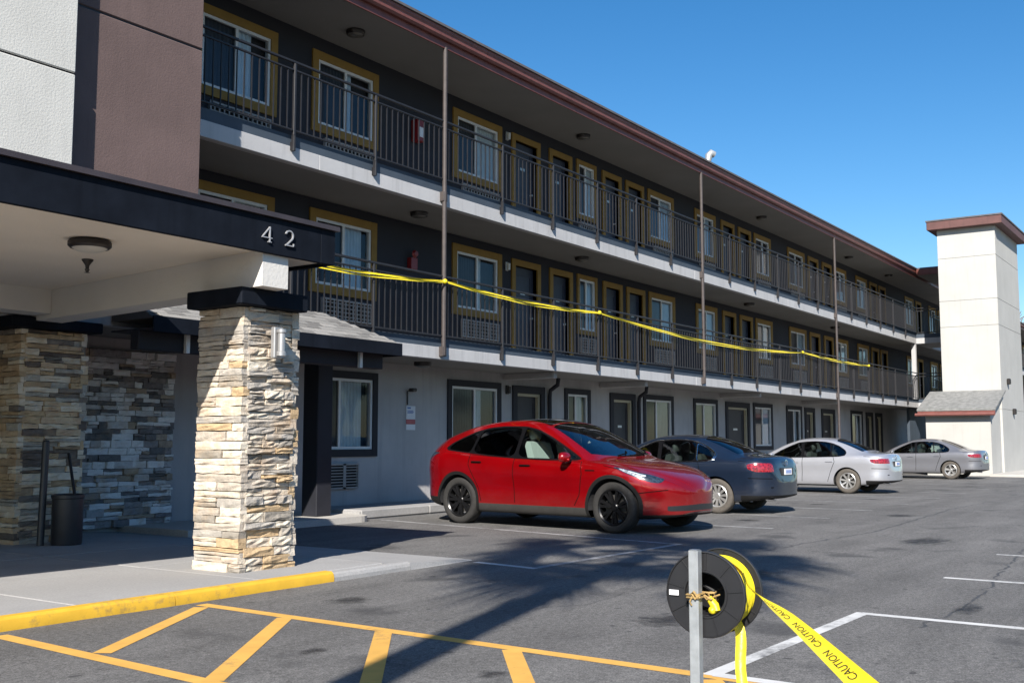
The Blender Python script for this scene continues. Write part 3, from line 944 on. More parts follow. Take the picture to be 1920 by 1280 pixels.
def far_railing(FZ, label):
    t = thing('far_railing', label, 'railing', (74, YS, FZ), group='far railings')
    m = MB()
    for z in (1.13, 1.005, 0.045):
        m.box(51.8, 95.8, YS - 0.065, YS - 0.025, FZ + z, FZ + z + 0.035)
    m.build('rail', 'rail_metal', t)
    m = MB()
    x = 51.9
    while x < 95.8:
        m.box(x - 0.009, x + 0.009, YS - 0.054, YS - 0.036, FZ + 0.08, FZ + 1.005); x += 0.144
    m.build('baluster', 'rail_metal', t)['kind'] = 'stuff'
far_railing(F3, 'distant upper railing seen to the right of the tower')
far_railing(F2, 'distant lower railing seen to the right of the tower')

# ------------------------------------------------------------------ lift tower and shed
tower = thing('lift_tower', 'tall cream stucco tower with brown-red cap at the far end', 'tower', (48.5, 9.4, 0))
TX0, TX1, TY0, TY1 = 46.0, 51.0, 8.14, 10.36
zs = [0, 2.6, 5.98, 7.05, 8.82, 10.03]
MB().box(TX0 + 0.02, TX1 - 0.02, TY0 + 0.02, TY1 - 0.02, 0, 10.03).build('tower_core', 'stucco_cream', tower)
for i in range(len(zs) - 1):
    MB().bbox(TX0, TX1, TY0, TY1, zs[i] + (0.006 if i else 0), zs[i + 1] - 0.006, 0.005).build('stucco_panel', 'stucco_cream', tower)
MB().bbox(TX0 - 0.33, TX1 + 0.33, TY0 - 0.33, TY1 + 0.33, 10.02, 10.36, 0.015).build('cap_fascia', 'cap_brown', tower)
MB().box(TX0 - 0.36, TX1 + 0.36, TY0 - 0.36, TY1 + 0.36, 10.362, 10.42).build('cap_roof', 'roof_edge', tower)
for (x, z) in ((47.3, 3.75), (48.3, 2.55)):
    MB().bbox(x - 0.1, x + 0.1, TY0 - 0.14, TY0 + 0.0, z - 0.12, z + 0.12, 0.03).build('vent_cover', 'lamp_black', tower)

shed = thing('utility_shed', 'low cream lean-to with grey shingle roof at the tower foot', 'shed', (45, 9.5, 0))
MB().box(44.05, 45.997, 8.22, 10.60, 0, 2.42).build('shed_wall', 'stucco_cream', shed)
MB().prism([(43.78, 2.50), (43.78, 2.58), (46.0 - 0.003, 3.36), (46.0 - 0.003, 3.28)], 'y', 7.98, 10.86).build('shed_roof', 'shingle_far', shed)
MB().box(43.80, 43.84, 8.0, 10.84, 2.32, 2.505).build('shed_fascia', 'gutter_red', shed)
MB().prism([(44.05, 2.42), (45.997, 2.42), (45.997, 3.22)], 'y', 8.225, 10.595).build('shed_gable', 'stucco_cream', shed)
MB().tube([(43.74, 8.02, 2.36), (43.74, 10.92, 2.36)], 0.06, 8).build('shed_gutter', 'gutter_red', shed, True)

# ------------------------------------------------------------------ brown and white entrance block above the canopy
blk = thing('entrance_block', 'tall stucco block of white and brown panels above the canopy', 'building', (5, 12.5, 3.4))
for z0, z1 in ((3.45, 6.60), (6.625, 11.2)):
    MB().bbox(4.0, 9.21, 11.50, 13.52, z0, z1, 0.012).build('brown_panel', 'stucco_brown', blk)
MB().box(4.1, 9.19, 11.52, 13.50, 6.59, 6.63).build('panel_joint', 'lamp_black', blk)
for z0, z1 in ((3.45, 5.645), (5.67, 11.2)):
    MB().bbox(-4.0, 7.20, 11.30, 11.495, z0, z1, 0.012).build('white_panel', 'stucco_white', blk)
MB().box(-3.9, 7.18, 11.325, 11.49, 5.64, 5.675).build('panel_joint', 'dark_trim', blk)

# ------------------------------------------------------------------ entrance canopy
cano = thing('entrance_canopy', 'flat entrance canopy with dark fascia bearing the number 42', 'canopy', (2, 9.5, 3.0))
CX0, CX1, CY0, CY1 = -6.0, 7.66, 7.45, 12.2
MB().box(CX0, CX1 - 0.05, CY0 + 0.05, CY1, 3.085, 3.39).build('canopy_deck', 'canopy_soffit', cano)
bx = [CX0, -3.6, -1.2, 1.3, 3.95, 7.46, CX1]
for i in range(len(bx) - 1):
    MB().bbox(bx[i] + 0.0015, bx[i + 1] - 0.0015, CY0, CY0 + 0.048, 3.05, 3.39, 0.004).build('fascia_board', 'fascia_navy', cano)
MB().bbox(CX1 - 0.048, CX1 - 0.002, CY0 + 0.05, CY1, 3.05, 3.39, 0.004).build('fascia_board', 'fascia_navy', cano)
MB().box(CX0, CX1 + 0.03, CY0 - 0.035, CY1, 3.392, 3.438).build('roof_flashing', 'flashing', cano)
# beam from front pillar to back pillar
bm_ = MB()
f0 = [(6.76, 7.502, 2.746), (7.08, 7.502, 2.746), (7.08, 7.502, 3.084), (6.76, 7.502, 3.084)]
f1 = [(7.22, 12.1, 2.746), (7.56, 12.1, 2.746), (7.56, 12.1, 3.084), (7.22, 12.1, 3.084)]
bm_.add(f0 + f1, [(0, 1, 2, 3), (7, 6, 5, 4), (0, 4, 5, 1), (1, 5, 6, 2), (2, 6, 7, 3), (3, 7, 4, 0)])
bm_.build('beam', 'beam_white', cano)
MB().box(-6, 7.16, 11.55, 11.9, 2.80, 3.084).build('beam', 'beam_white', cano)

def stroke(m, pts, w, y0, y1):
    """flat raised stroke along a polyline in the x-z plane"""
    n = len(pts)
    L = []; Rr = []
    for i, p in enumerate(pts):
        a = Vector(pts[max(0, i - 1)]); b = Vector(pts[min(n - 1, i + 1)])
        d = (b - a).normalized(); q = Vector((-d.y, d.x)) * w / 2
        L.append(Vector(p) + q); Rr.append(Vector(p) - q)
    vs = []
    for i in range(n):
        vs += [(L[i].x, y0, L[i].y), (Rr[i].x, y0, Rr[i].y), (L[i].x, y1, L[i].y), (Rr[i].x, y1, Rr[i].y)]
    fs = []
    for i in range(n - 1):
        a, b = 4 * i, 4 * i + 4
        fs += [(a, a + 1, b + 1, b), (a + 2, b + 2, b + 3, a + 3), (a, b, b + 2, a + 2), (a + 1, a + 3, b + 3, b + 1)]
    fs += [(0, 2, 3, 1), (4 * n - 4, 4 * n - 3, 4 * n - 1, 4 * n - 2)]
    m.add(vs, fs)
n4 = MB(); ox, oz, h = 6.69, 3.147, 0.148
stroke(n4, [(ox + 0.088, oz), (ox + 0.088, oz + h)], 0.012, CY0 - 0.022, CY0 - 0.006)
stroke(n4, [(ox + 0.088, oz + h - 0.004), (ox, oz + 0.045)], 0.009, CY0 - 0.021, CY0 - 0.007)
stroke(n4, [(ox - 0.006, oz + 0.042), (ox + 0.118, oz + 0.042)], 0.009, CY0 - 0.020, CY0 - 0.008)
stroke(n4, [(ox + 0.066, oz + 0.004), (ox + 0.112, oz + 0.004)], 0.007, CY0 - 0.019, CY0 - 0.008)
n4.build('digit_four', 'digit_grey', cano)
n2 = MB(); ox = 6.975
arc = [(ox + 0.05 + 0.046 * math.cos(R(t)), oz + h - 0.046 + 0.046 * math.sin(R(t))) for t in range(165, -46, -15)]
stroke(n2, arc + [(ox + 0.03, oz + 0.022), (ox + 0.004, oz + 0.006)], 0.0115, CY0 - 0.022, CY0 - 0.006)
stroke(n2, [(ox, oz + 0.006), (ox + 0.103, oz + 0.006), (ox + 0.105, oz + 0.03)], 0.010, CY0 - 0.021, CY0 - 0.007)
n2.build('digit_two', 'digit_grey', cano)

# ------------------------------------------------------------------ stone pillars and stone wall
def stone_mesh(w, h, dpt, rough):
    """rough-faced stone lying in local x (length), z (height), face towards -y"""
    nx = 4 if w > 0.2 else 3
    nz = 3
    vs = []; fs = []
    for k in range(nz + 1):
        for i in range(nx + 1):
            e = (i in (0, nx)) or (k in (0, nz))
            x = w * i / nx; z = h * k / nz
            if 0 < i < nx: x += rnd.uniform(-.14, .14) * w / nx
            if 0 < k < nz: z += rnd.uniform(-.14, .14) * h / nz
            y = -dpt + (rnd.uniform(0.002, 0.010) if e else rnd.uniform(-rough, rough) * 0.7)
            if e:
                x += rnd.uniform(-0.005, 0.005) if i in (0, nx) else 0
                z += rnd.uniform(-0.006, 0.004) if k in (0, nz) else 0
            vs.append((x, y, z))
    m = nx + 1
    for k in range(nz):
        for i in range(nx):
            fs.append((k * m + i, k * m + i + 1, (k + 1) * m + i + 1, (k + 1) * m + i))
    b = len(vs)
    ring = [i for i in range(m)] + [k * m + nx for k in range(1, nz + 1)] + [nz * m + i for i in range(nx - 1, -1, -1)] + [k * m for k in range(nz - 1, 0, -1)]
    for i in ring:
        vs.append((vs[i][0], 0.03, vs[i][2]))
    n = len(ring)
    for i in range(n):
        fs.append((ring[i], b + i, b + (i + 1) % n, ring[(i + 1) % n]))
    return MB().add(vs, fs)

def stone_face(parent, origin, ang, width, z0, z1, mat, lmin, lmax, hmin, hmax, proj=(0.035, 0.085), rough=0.012, edge=0.0):
    """courses of ledge stone on one vertical face; ang turns local -y to the outward normal"""
    rot = Matrix.Translation(origin) @ Matrix.Rotation(ang, 4, 'Z')
    winv = world_loc(parent).inverted()
    z = z0
    while z < z1 - 0.01:
        h = rnd.uniform(hmin, hmax)
        if z + h > z1 - hmin * 0.7: h = z1 - z
        x = -edge
        while x < width + edge - 0.001:
            l = rnd.uniform(lmin, lmax)
            if x + l > width + edge - lmin * 0.6: l = width + edge - x
            hs = [h]
            if h > hmax * 0.75 and rnd.random() < 0.3: hs = [h * rnd.uniform(.4, .6)]; hs.append(h - hs[0])
            zz = z
            for q in hs:
                d = rnd.uniform(*proj)
                me = stone_mesh(l - 0.007, q - 0.006, d, rough).mesh('stone', mat)
                o = bpy.data.objects.new('stone', me); COL.objects.link(o); o.parent = parent
                o.matrix_local = winv @ rot @ Matrix.Translation((x + 0.002, 0, zz))
                zz += q
            x += l
        z += h

def pillar(label, x0, x1, y0, y1, z0, z1, mat, cap, hid=True, hm=(0.050, 0.098)):
    t = thing('stone_pillar', label, 'pillar', ((x0 + x1) / 2, (y0 + y1) / 2, z0), group='stone pillars')
    MB().box(x0 + 0.055, x1 - 0.055, y0 + 0.055, y1 - 0.055, z0, z1).build('pillar_core', 'mortar', t)
    i = 0.06
    # -Y face, -X face, +X face, +Y face; two opposite faces run over the corners
    stone_face(t, (x0 + i, y0 + i, 0), 0, x1 - x0 - 2 * i, z0, z1, mat, 0.18, 0.50, *hm, edge=0.0, rough=0.022)
    stone_face(t, (x0 + i, y1 - i, 0), R(-90), y1 - y0 - 2 * i, z0, z1, mat, 0.24, 0.60, *hm, edge=0.055, rough=0.010, proj=(0.045, 0.075))
    stone_face(t, (x1 - i, y0 + i, 0), R(90), y1 - y0 - 2 * i, z0, z1, mat, 0.34, 0.6, hm[1], hm[1] * 1.3, edge=0.055)
    stone_face(t, (x1 - i, y1 - i, 0), R(180), x1 - x0 - 2 * i, z0, z1, mat, 0.4, 0.7, hm[1] * 1.2, hm[1] * 1.6)
    c = MB().bbox(*cap, 0.012)
    c.build('pillar_cap', 'fascia_navy', t)
    return t
fp = pillar('sunlit pale ledge stone pillar carrying the canopy corner', 6.79, 7.50, 7.77, 8.43, 0.088, 2.58, 'stone_light', (6.66, 7.52, 7.67, 8.46, 2.58, 2.745))
bp_ = pillar('shaded tan ledge stone pillar behind the waste bin', 7.10, 8.0, 12.05, 12.9, 0.088, 2.66, 'stone_tan', (6.9, 8.12, 11.92, 13.02, 2.66, 2.79))
sw = thing('stone_wall', 'shaded grey ledge stone wall panel beside the back pillar', 'stone wall', (9.6, 13.5, 0.09))
MB().box(8.45, 10.40, 13.46, 13.545, 0.088, 2.62).build('wall_core', 'mortar', sw)
stone_face(sw, (8.45, 13.46, 0), 0, 1.95, 0.092, 2.62, 'stone_grey', 0.12, 0.36, 0.055, 0.105, proj=(0.015, 0.075))

# ------------------------------------------------------------------ hip-roofed porch
porch = thing('entry_porch', 'low porch with grey shingle hip roof and dark post behind the pillar', 'porch', (11, 12, 0.1))
PX0, PX1, PY0, PY1 = 8.3, 13.0, 11.2, 12.02
ZE, ZR = 2.86, 3.32
def roofz(y): return ZE + (ZR - ZE) * (y - PY0) / (PY1 - PY0)
HIP = 0.95
MB().add([(PX0, PY0, ZE), (PX1, PY0, ZE), (PX1 - HIP, PY1, ZR), (PX0, PY1, ZR), (PX1, PY1, ZE),
          (PX0, PY0, ZE - 0.02), (PX1, PY0, ZE - 0.02), (PX1, PY1, ZE - 0.02), (PX0, PY1, ZE - 0.02)],
         [(0, 1, 2, 3), (1, 4, 2), (5, 8, 7, 6), (0, 5, 6, 1), (1, 6, 7, 4), (3, 2, 4, 7, 8), (0, 3, 8, 5)]).build('roof_deck', 'mortar', porch)
nrow = 8
slope_a = math.atan2(ZR - ZE, PY1 - PY0)
slen = math.hypot(ZR - ZE, PY1 - PY0)
shm = MB().bbox(0, 0.30, 0, slen / nrow * 1.12, 0.0, 0.014, 0.003).mesh('shingle', 'shingle')
pw = world_loc(porch).inverted()
for r_ in range(nrow):
    u = r_ / nrow
    xmax = PX1 - HIP * u - 0.02
    xx = PX0 - (0.15 if r_ % 2 else 0.0) + 0.15
    while xx < xmax - 0.05:
        w_ = min(0.297, xmax - xx)
        o = bpy.data.objects.new('shingle', shm); COL.objects.link(o); o.parent = porch
        y = PY0 - 0.012 + (PY1 - PY0) * u
        o.matrix_local = pw @ Matrix.Translation((xx, y, roofz(y) + 0.004 + rnd.uniform(0, 0.004))) @ Matrix.Rotation(slope_a - 0.05, 4, 'X') @ Matrix.Diagonal((w_ / 0.30, 1, 1, 1))
        xx += 0.30
MB().bbox(PX0, PX1 + 0.03, PY0 - 0.05, PY0 - 0.014, 2.665, 2.868, 0.006).build('eave_fascia', 'fascia_navy', porch)
MB().bbox(PX1 - 0.006, PX1 + 0.03, PY0 - 0.012, PY1, 2.665, 2.85, 0.006).build('eave_fascia', 'fascia_navy', porch)
MB().box(PX0, PX1 - 0.008, PY0 - 0.012, PY1, 2.70, 2.72).build('porch_soffit', 'dark_trim', porch)
MB().bbox(PX0, 12.9, 11.45, 11.62, 2.46, 2.70, 0.01).build('beam', 'dark_trim', porch)
MB().bbox(12.46, 12.80, 12.45, 12.79, 0.10, 2.785, 0.012).build('porch_post', 'dark_trim', porch)
for x in (9.02, 12.33):
    MB().bbox(x - 0.03, x + 0.03, 11.39, 11.448, 2.45, 2.70, 0.004).build('downspout_stub', 'vinyl_white', porch)
# ------------------------------------------------------------------ cars
def pchip(xk, yk, x):
    xk = np.asarray(xk, float); yk = np.asarray(yk, float)
    h = np.diff(xk); d = np.diff(yk) / h
    m = np.zeros_like(yk)
    for i in range(1, len(xk) - 1):
        if d[i - 1] * d[i] > 0:
            w1 = 2 * h[i] + h[i - 1]; w2 = h[i] + 2 * h[i - 1]
            m[i] = (w1 + w2) / (w1 / d[i - 1] + w2 / d[i])
    m[0], m[-1] = d[0], d[-1]
    x = np.clip(x, xk[0], xk[-1])
    i = np.clip(np.searchsorted(xk, x) - 1, 0, len(xk) - 2)
    t = (x - xk[i]) / h[i]
    return ((1 + 2 * t) * (1 - t) ** 2 * yk[i] + t * (1 - t) ** 2 * h[i] * m[i] + t * t * (3 - 2 * t) * yk[i + 1] + t * t * (t - 1) * h[i] * m[i + 1])

def tab(t, x):
    return pchip([p[0] for p in t], [p[1] for p in t], x)

def poly_sd(px, py, poly):
    """signed distance (negative inside) of points to a polygon"""
    poly = np.asarray(poly, float)
    n = len(poly)
    d = np.full(px.shape, 1e9); inside = np.zeros(px.shape, bool)
    for i in range(n):
        a, b = poly[i], poly[(i + 1) % n]
        e = b - a; wx, wy = px - a[0], py - a[1]
        t = np.clip((wx * e[0] + wy * e[1]) / (e @ e), 0, 1)
        d = np.minimum(d, np.hypot(wx - t * e[0], wy - t * e[1]))
        c = ((a[1] <= py) & (py < b[1])) | ((b[1] <= py) & (py < a[1]))
        if abs(e[1]) > 1e-12:
            inside ^= c & (px < a[0] + (py - a[1]) / e[1] * e[0])
    return np.where(inside, -d, d)

def chaikin(P, it):
    for _ in range(it):
        Q = 0.75 * P[:, :-1] + 0.25 * P[:, 1:]; S = 0.25 * P[:, :-1] + 0.75 * P[:, 1:]
        mid = np.stack([Q, S], 2).reshape(P.shape[0], -1, P.shape[2])
        P = np.concatenate([P[:, :1], mid, P[:, -1:]], 1)
    return P

def round_poly(poly, it=2):
    P = np.asarray(poly, float)
    for _ in range(it):
        N = np.roll(P, -1, 0)
        P = np.stack([0.88 * P + 0.12 * N, 0.12 * P + 0.88 * N], 1).reshape(-1, 2)
    return P

class Shell:
    """triangle soup with smooth normals; can be cut along signed-distance outlines"""
    def __init__(self, V, N, F):
        self.V, self.N, self.F = V, N, F
    def clip(self, sd):
        """returns (inside, outside)"""
        F = self.F
        neg = sd < 0
        k = neg[F].sum(1)
        fin, fout = list(map(tuple, F[k == 3])), list(map(tuple, F[k == 0]))
        V = list(map(tuple, self.V)); N = list(map(tuple, self.N)); cache = {}
        def cut(a, b):
            key = (a, b) if a < b else (b, a)
            if key not in cache:
                t = sd[a] / (sd[a] - sd[b]); t = min(max(t, 0.001), 0.999)
                va, vb = self.V[a], self.V[b]; na, nb = self.N[a], self.N[b]
                V.append(tuple(va + t * (vb - va))); N.append(tuple(na + t * (nb - na))); cache[key] = len(V) - 1
            return cache[key]
        for f in F[(k == 1) | (k == 2)]:
            f = list(f)
            flags = [neg[i] for i in f]
            lone = flags.index(True) if sum(flags) == 1 else flags.index(False)
            a, b, c = f[lone], f[(lone + 1) % 3], f[(lone + 2) % 3]
            ab, ac = cut(a, b), cut(a, c)
            tri = [(a, ab, ac)]; quad = [(ab, b, c), (ab, c, ac)]
            if sum(flags) == 1: fin += tri; fout += quad
            else: fout += tri; fin += quad
        V = np.array(V); N = np.array(N)
        return Shell(V, N, np.array(fin, int).reshape(-1, 3)).compact(), Shell(V, N, np.array(fout, int).reshape(-1, 3)).compact()
    def compact(self):
        used = np.unique(self.F)
        mp = np.full(len(self.V), -1); mp[used] = np.arange(len(used))
        self.V = self.V[used]; self.N = self.N[used]; self.F = mp[self.F]
        return self
    def keep(self, mask_fn):
        c = self.V[self.F].mean(1)
        return Shell(self.V, self.N, self.F[mask_fn(c)]).compact()
    def obj(self, name, mat, parent, off=0.0, flip=False):
        if len(self.F) == 0: return None
        me = bpy.data.meshes.new(name)
        nn = self.N / np.maximum(np.linalg.norm(self.N, axis=1, keepdims=True), 1e-9)
        V = self.V + nn * off
        F = self.F[:, ::-1] if flip else self.F
        me.from_pydata(V.tolist(), [], F.tolist())
        me.materials.append(MATS[mat])
        me.polygons.foreach_set('use_smooth', [True] * len(me.polygons))
        me.update()
        me.normals_split_custom_set_from_vertices((-nn if flip else nn).tolist())
        o = bpy.data.objects.new(name, me); COL.objects.link(o); o.parent = parent
        return o

def local(mb, name, mat, parent, smooth=False, angle=40):
    o = bpy.data.objects.new(name, mb.mesh(name, mat, smooth, angle)); COL.objects.link(o); o.parent = parent
    return o

def make_car(spec, name, label, loc, heading, scale):
    """local axes: x = distance behind the nose (negative forward is -s), y = left, z = up"""
    t = thing(name, label, spec.get('cat', 'car'), loc, 0, spec.get('group'))
    t.rotation_euler = (0, 0, heading); t.scale = (scale, scale, scale)
    L, HW = spec['L'], spec['HW']
    step = spec.get('step', 0.035)
    s = np.unique(np.concatenate([0.45 * np.linspace(0, 1, 22) ** 2, np.arange(0.45, L - 0.45, step), L - 0.45 * np.linspace(0, 1, 22) ** 2]))
    fa, fn, ra, rn = spec['front_round'] + spec['rear_round']
    k = np.ones_like(s)
    m = s < fa; k[m] = np.minimum(k[m], (1 - (1 - s[m] / fa) ** fn) ** (1 / fn))
    m = s > L - ra; k[m] = np.minimum(k[m], (1 - np.clip(1 - (L - s[m]) / ra, 0, 1) ** rn) ** (1 / rn))
    w = HW * k * tab(spec.get('plan', [(0, 1), (L, 1)]), s)
    zb, zt, zbelt = tab(spec['bottom'], s), tab(spec['top'], s), tab(spec['belt'], s)
    zr, wr = tab(spec['rail_z'], s), tab(spec['rail_w'], s) * k
    zbelt = np.minimum(zbelt, zt - 0.015); zr = np.minimum(np.maximum(zr, zbelt + 0.006), zt - 0.004)
    hs = np.clip((zbelt - zb), 0.05, 9)
    C = lambda y, z: np.stack([y, z], 1)
    o = np.ones_like(s)
    wb = 0.925 * w
    wr = np.minimum(wr, wb * 0.97)
    ctl = [C(0 * o, zb), C(.55 * w, zb), C(.86 * w, zb), C(.935 * w, zb + .03 * hs), C(.968 * w, zb + .14 * hs), C(.972 * w, zb + .30 * hs), C(.968 * w, zb + .46 * hs),
           C(.992 * w, zb + .66 * hs), C(1.0 * w, zb + .74 * hs), C(.985 * w, zb + .88 * hs), C(.955 * w, zb + .965 * hs), C(wb, zbelt + 0.004),
           C(wb - (wb - wr) * .33, zbelt + (zr - zbelt) * .36), C(wb - (wb - wr) * .66, zbelt + (zr - zbelt) * .70), C(wr + .01 * o, zbelt + (zr - zbelt) * .94),
           C(wr * .93, zr + (zt - zr) * .35), C(wr * .72, zr + (zt - zr) * .72), C(wr * .40, zr + (zt - zr) * .95), C(0 * o, zt)]
    P = chaikin(np.stack(ctl, 1), 2)                     # stations x ring x (y, z)
    ns, nr = P.shape[:2]
    full = np.concatenate([P, P[:, -2::-1] * np.array([-1, 1])], 1)
    nf = full.shape[1]
    V = np.zeros((ns, nf, 3)); V[..., 0] = -s[:, None]; V[..., 1] = full[..., 0]; V[..., 2] = full[..., 1]
    V = V.reshape(-1, 3)
    i, j = np.meshgrid(np.arange(ns - 1), np.arange(nf - 1), indexing='ij')
    a = (i * nf + j).ravel(); b = ((i + 1) * nf + j).ravel()
    F = np.concatenate([np.stack([a, a + 1, b], 1), np.stack([a + 1, b + 1, b], 1)])
    fnm = np.cross(V[F[:, 1]] - V[F[:, 0]], V[F[:, 2]] - V[F[:, 0]])
    N = np.zeros_like(V)
    for q in range(3): np.add.at(N, F[:, q], fnm)
    ends = np.zeros(len(V), bool); ends[:nf] = True
    N[:nf] = (1, 0, 0); N[-nf:] = (-1, 0, 0)
    N /= np.maximum(np.linalg.norm(N, axis=1, keepdims=True), 1e-9)
    if (N[:, 2][V[:, 2] > 0.95 * V[:, 2].max()]).mean() < 0:
        N[nf:-nf] *= -1; F = F[:, ::-1]
    sh = Shell(V, N, F)
    S = lambda q: -q.V[:, 0]

    def side_y(ss, zz):
        """half-width of the side at station ss and height zz"""
        q = np.clip(np.searchsorted(s, ss), 1, ns - 1); f = (ss - s[q - 1]) / (s[q] - s[q - 1])
        sec = P[q - 1] * (1 - f) + P[q] * f
        n0 = int(nr * .16)
        return float(np.interp(zz, sec[n0:, 1], sec[n0:, 0]))
    # wheel arches
    R_, ar = spec['wheel_r'], spec['arch_r']
    for ax in spec['axles']:
        d = np.hypot(S(sh) - ax, sh.V[:, 2] - R_) - ar
        cond = (0.55 * HW) - np.abs(sh.V[:, 1])
        _, sh = sh.clip(np.maximum(d, cond))
    if spec.get('arch_trim'):
        for ax in spec['axles']:
            d = np.hypot(S(sh) - ax, sh.V[:, 2] - R_) - ar - spec['arch_trim']
            cond = (0.7 * HW) - np.abs(sh.V[:, 1])
            p, sh = sh.clip(np.maximum(d, cond))
            for sg in (1, -1): p.keep(lambda c: c[:, 1] * sg > 0).obj('arch_trim', 'car_cladding', t, 0.003)
        p, sh = sh.clip(np.maximum(sh.V[:, 2] - spec['sill_z'], np.maximum(spec['axles'][0] - S(sh), S(sh) - spec['axles'][1])))
        p.obj('sill', 'sill_dusty', t)
    # side windows
    for kind, poly in spec['side_glass']:
        poly = round_poly(poly, 2)
        sd = np.maximum(poly_sd(S(sh), sh.V[:, 2], poly), 0.42 * HW - np.abs(sh.V[:, 1]))
        p, sh = sh.clip(sd)
        for sg in (1, -1):
            p.keep(lambda c: c[:, 1] * sg > 0).obj('side_window', kind, t, -0.008)
    dlo = round_poly(spec['dlo'], 2)
    p, sh = sh.clip(np.maximum(poly_sd(S(sh), sh.V[:, 2], dlo), 0.42 * HW - np.abs(sh.V[:, 1])))
    for sg in (1, -1): p.keep(lambda c: c[:, 1] * sg > 0).obj('window_surround', 'trim_black', t, 0.0)
    if spec.get('window_trim'):
        for poly in (dlo, round_poly(spec['side_glass'][-1][1], 2)):
            for sg in (1, -1):
                pts = [(-q[0], sg * (side_y(q[0], q[1]) + 0.002), q[1]) for q in np.concatenate([poly, poly[:1]])]
                local(MB().tube(pts, 0.010, 6, False), 'window_trim', spec['window_trim'], t, True)
    for nm, kind, poly, zmin in spec['top_glass']:
        sd = np.maximum(poly_sd(S(sh), np.abs(sh.V[:, 1]), np.array(poly)), zmin - sh.V[:, 2])
        p, sh = sh.clip(sd)
        p.obj(nm, kind, t, -0.006)
    # lamps, grilles and other coloured areas cut from the skin
    for nm, mat, fn_, split in spec['areas']:
        p, sh = sh.clip(fn_(S(sh), sh.V[:, 1], sh.V[:, 2]))
        for sg in ((1, -1) if split else (0,)):
            (p.keep(lambda c: c[:, 1] * sg > 0) if sg else p).obj(nm, mat, t, 0.002)
    sh.obj('body', spec['paint'], t)
    sh.obj('body_lining', 'car_lining', t, -0.022, True)
    # door gaps, hung 1 mm proud of the skin as thin dark strips
    def strip(pts, wd, nm='door_gap', mat='seam'):
        for sg in (1, -1):
            q = [Vector((-p[0], sg * (side_y(*p) + 0.0018), p[1])) for p in pts]
            vs = []; fs = []
            for i_, p in enumerate(q):
                dd = (q[min(i_ + 1, len(q) - 1)] - q[max(0, i_ - 1)]).normalized()
                nn = dd.cross(Vector((0, sg, 0))).normalized() * wd / 2
                vs += [p + nn, p - nn]
            for i_ in range(len(q) - 1): fs.append((2 * i_, 2 * i_ + 1, 2 * i_ + 3, 2 * i_ + 2))
            local(MB().add(vs, fs), nm, mat, t)
    def dense(pts, n=8):
        out = []
        for a_, b_ in zip(pts[:-1], pts[1:]):
            out += [(a_[0] + (b_[0] - a_[0]) * q / n, a_[1] + (b_[1] - a_[1]) * q / n) for q in range(n)]
        return out + [pts[-1]]
    for g in spec['gaps']: strip(dense(g), 0.012)
    for g in spec.get('bright_strips', []): strip(dense(g), 0.016, 'side_moulding', spec['moulding'])
    # handles and mirrors
    for hx, hz in spec['handles']:
        for sg in (1, -1):
            y = sg * side_y(hx, hz)
            local(MB().bbox(-hx - 0.10, -hx + 0.10, min(y, y + sg * 0.022), max(y, y + sg * 0.022), hz - 0.014, hz + 0.014, 0.008), 'door_handle', spec['handle_mat'], t)
    mx, mz = spec['mirror']
    for sg in (1, -1):
        y0 = side_y(mx, mz - 0.07)
        m_ = MB()
        prof = []
        for u in np.linspace(-1, 1, 9):
            r_ = (1 - abs(u) ** 2.6) ** (1 / 2.6)
            prof.append((u, max(r_, 0.02)))
        vs = []; fs = []
        for u, r_ in prof:
            for q in range(14):
                a_ = 2 * math.pi * q / 14
                ca, sa = math.cos(a_), math.sin(a_)
                e = (abs(ca) ** 2.6 + abs(sa) ** 2.6) ** (-1 / 2.6)
                vs.append((-mx + 0.02 + 0.085 * ca * e * r_ * (1.0 if ca > 0 else 0.45), sg * (y0 + 0.15 + 0.115 * u), mz + 0.072 * sa * e * r_))
        for a_ in range(len(prof) - 1):
            for q in range(14): fs.append((a_ * 14 + q, a_ * 14 + (q + 1) % 14, (a_ + 1) * 14 + (q + 1) % 14, (a_ + 1) * 14 + q))
        fs.append(tuple(range(14))); fs.append(tuple(range(len(vs) - 14, len(vs))))
        mo = local(m_.add(vs, fs), 'wing_mirror', spec.get('mirror_mat', spec['paint']), t, True, 60)
        local(MB().bbox(-mx - 0.03, -mx + 0.04, min(sg * (y0 - 0.03), sg * (y0 + 0.09)), max(sg * (y0 - 0.03), sg * (y0 + 0.09)), mz - 0.075, mz - 0.045, 0.008), 'mirror_arm', 'black_plastic', t)
    # wheels
    tw = 0.115
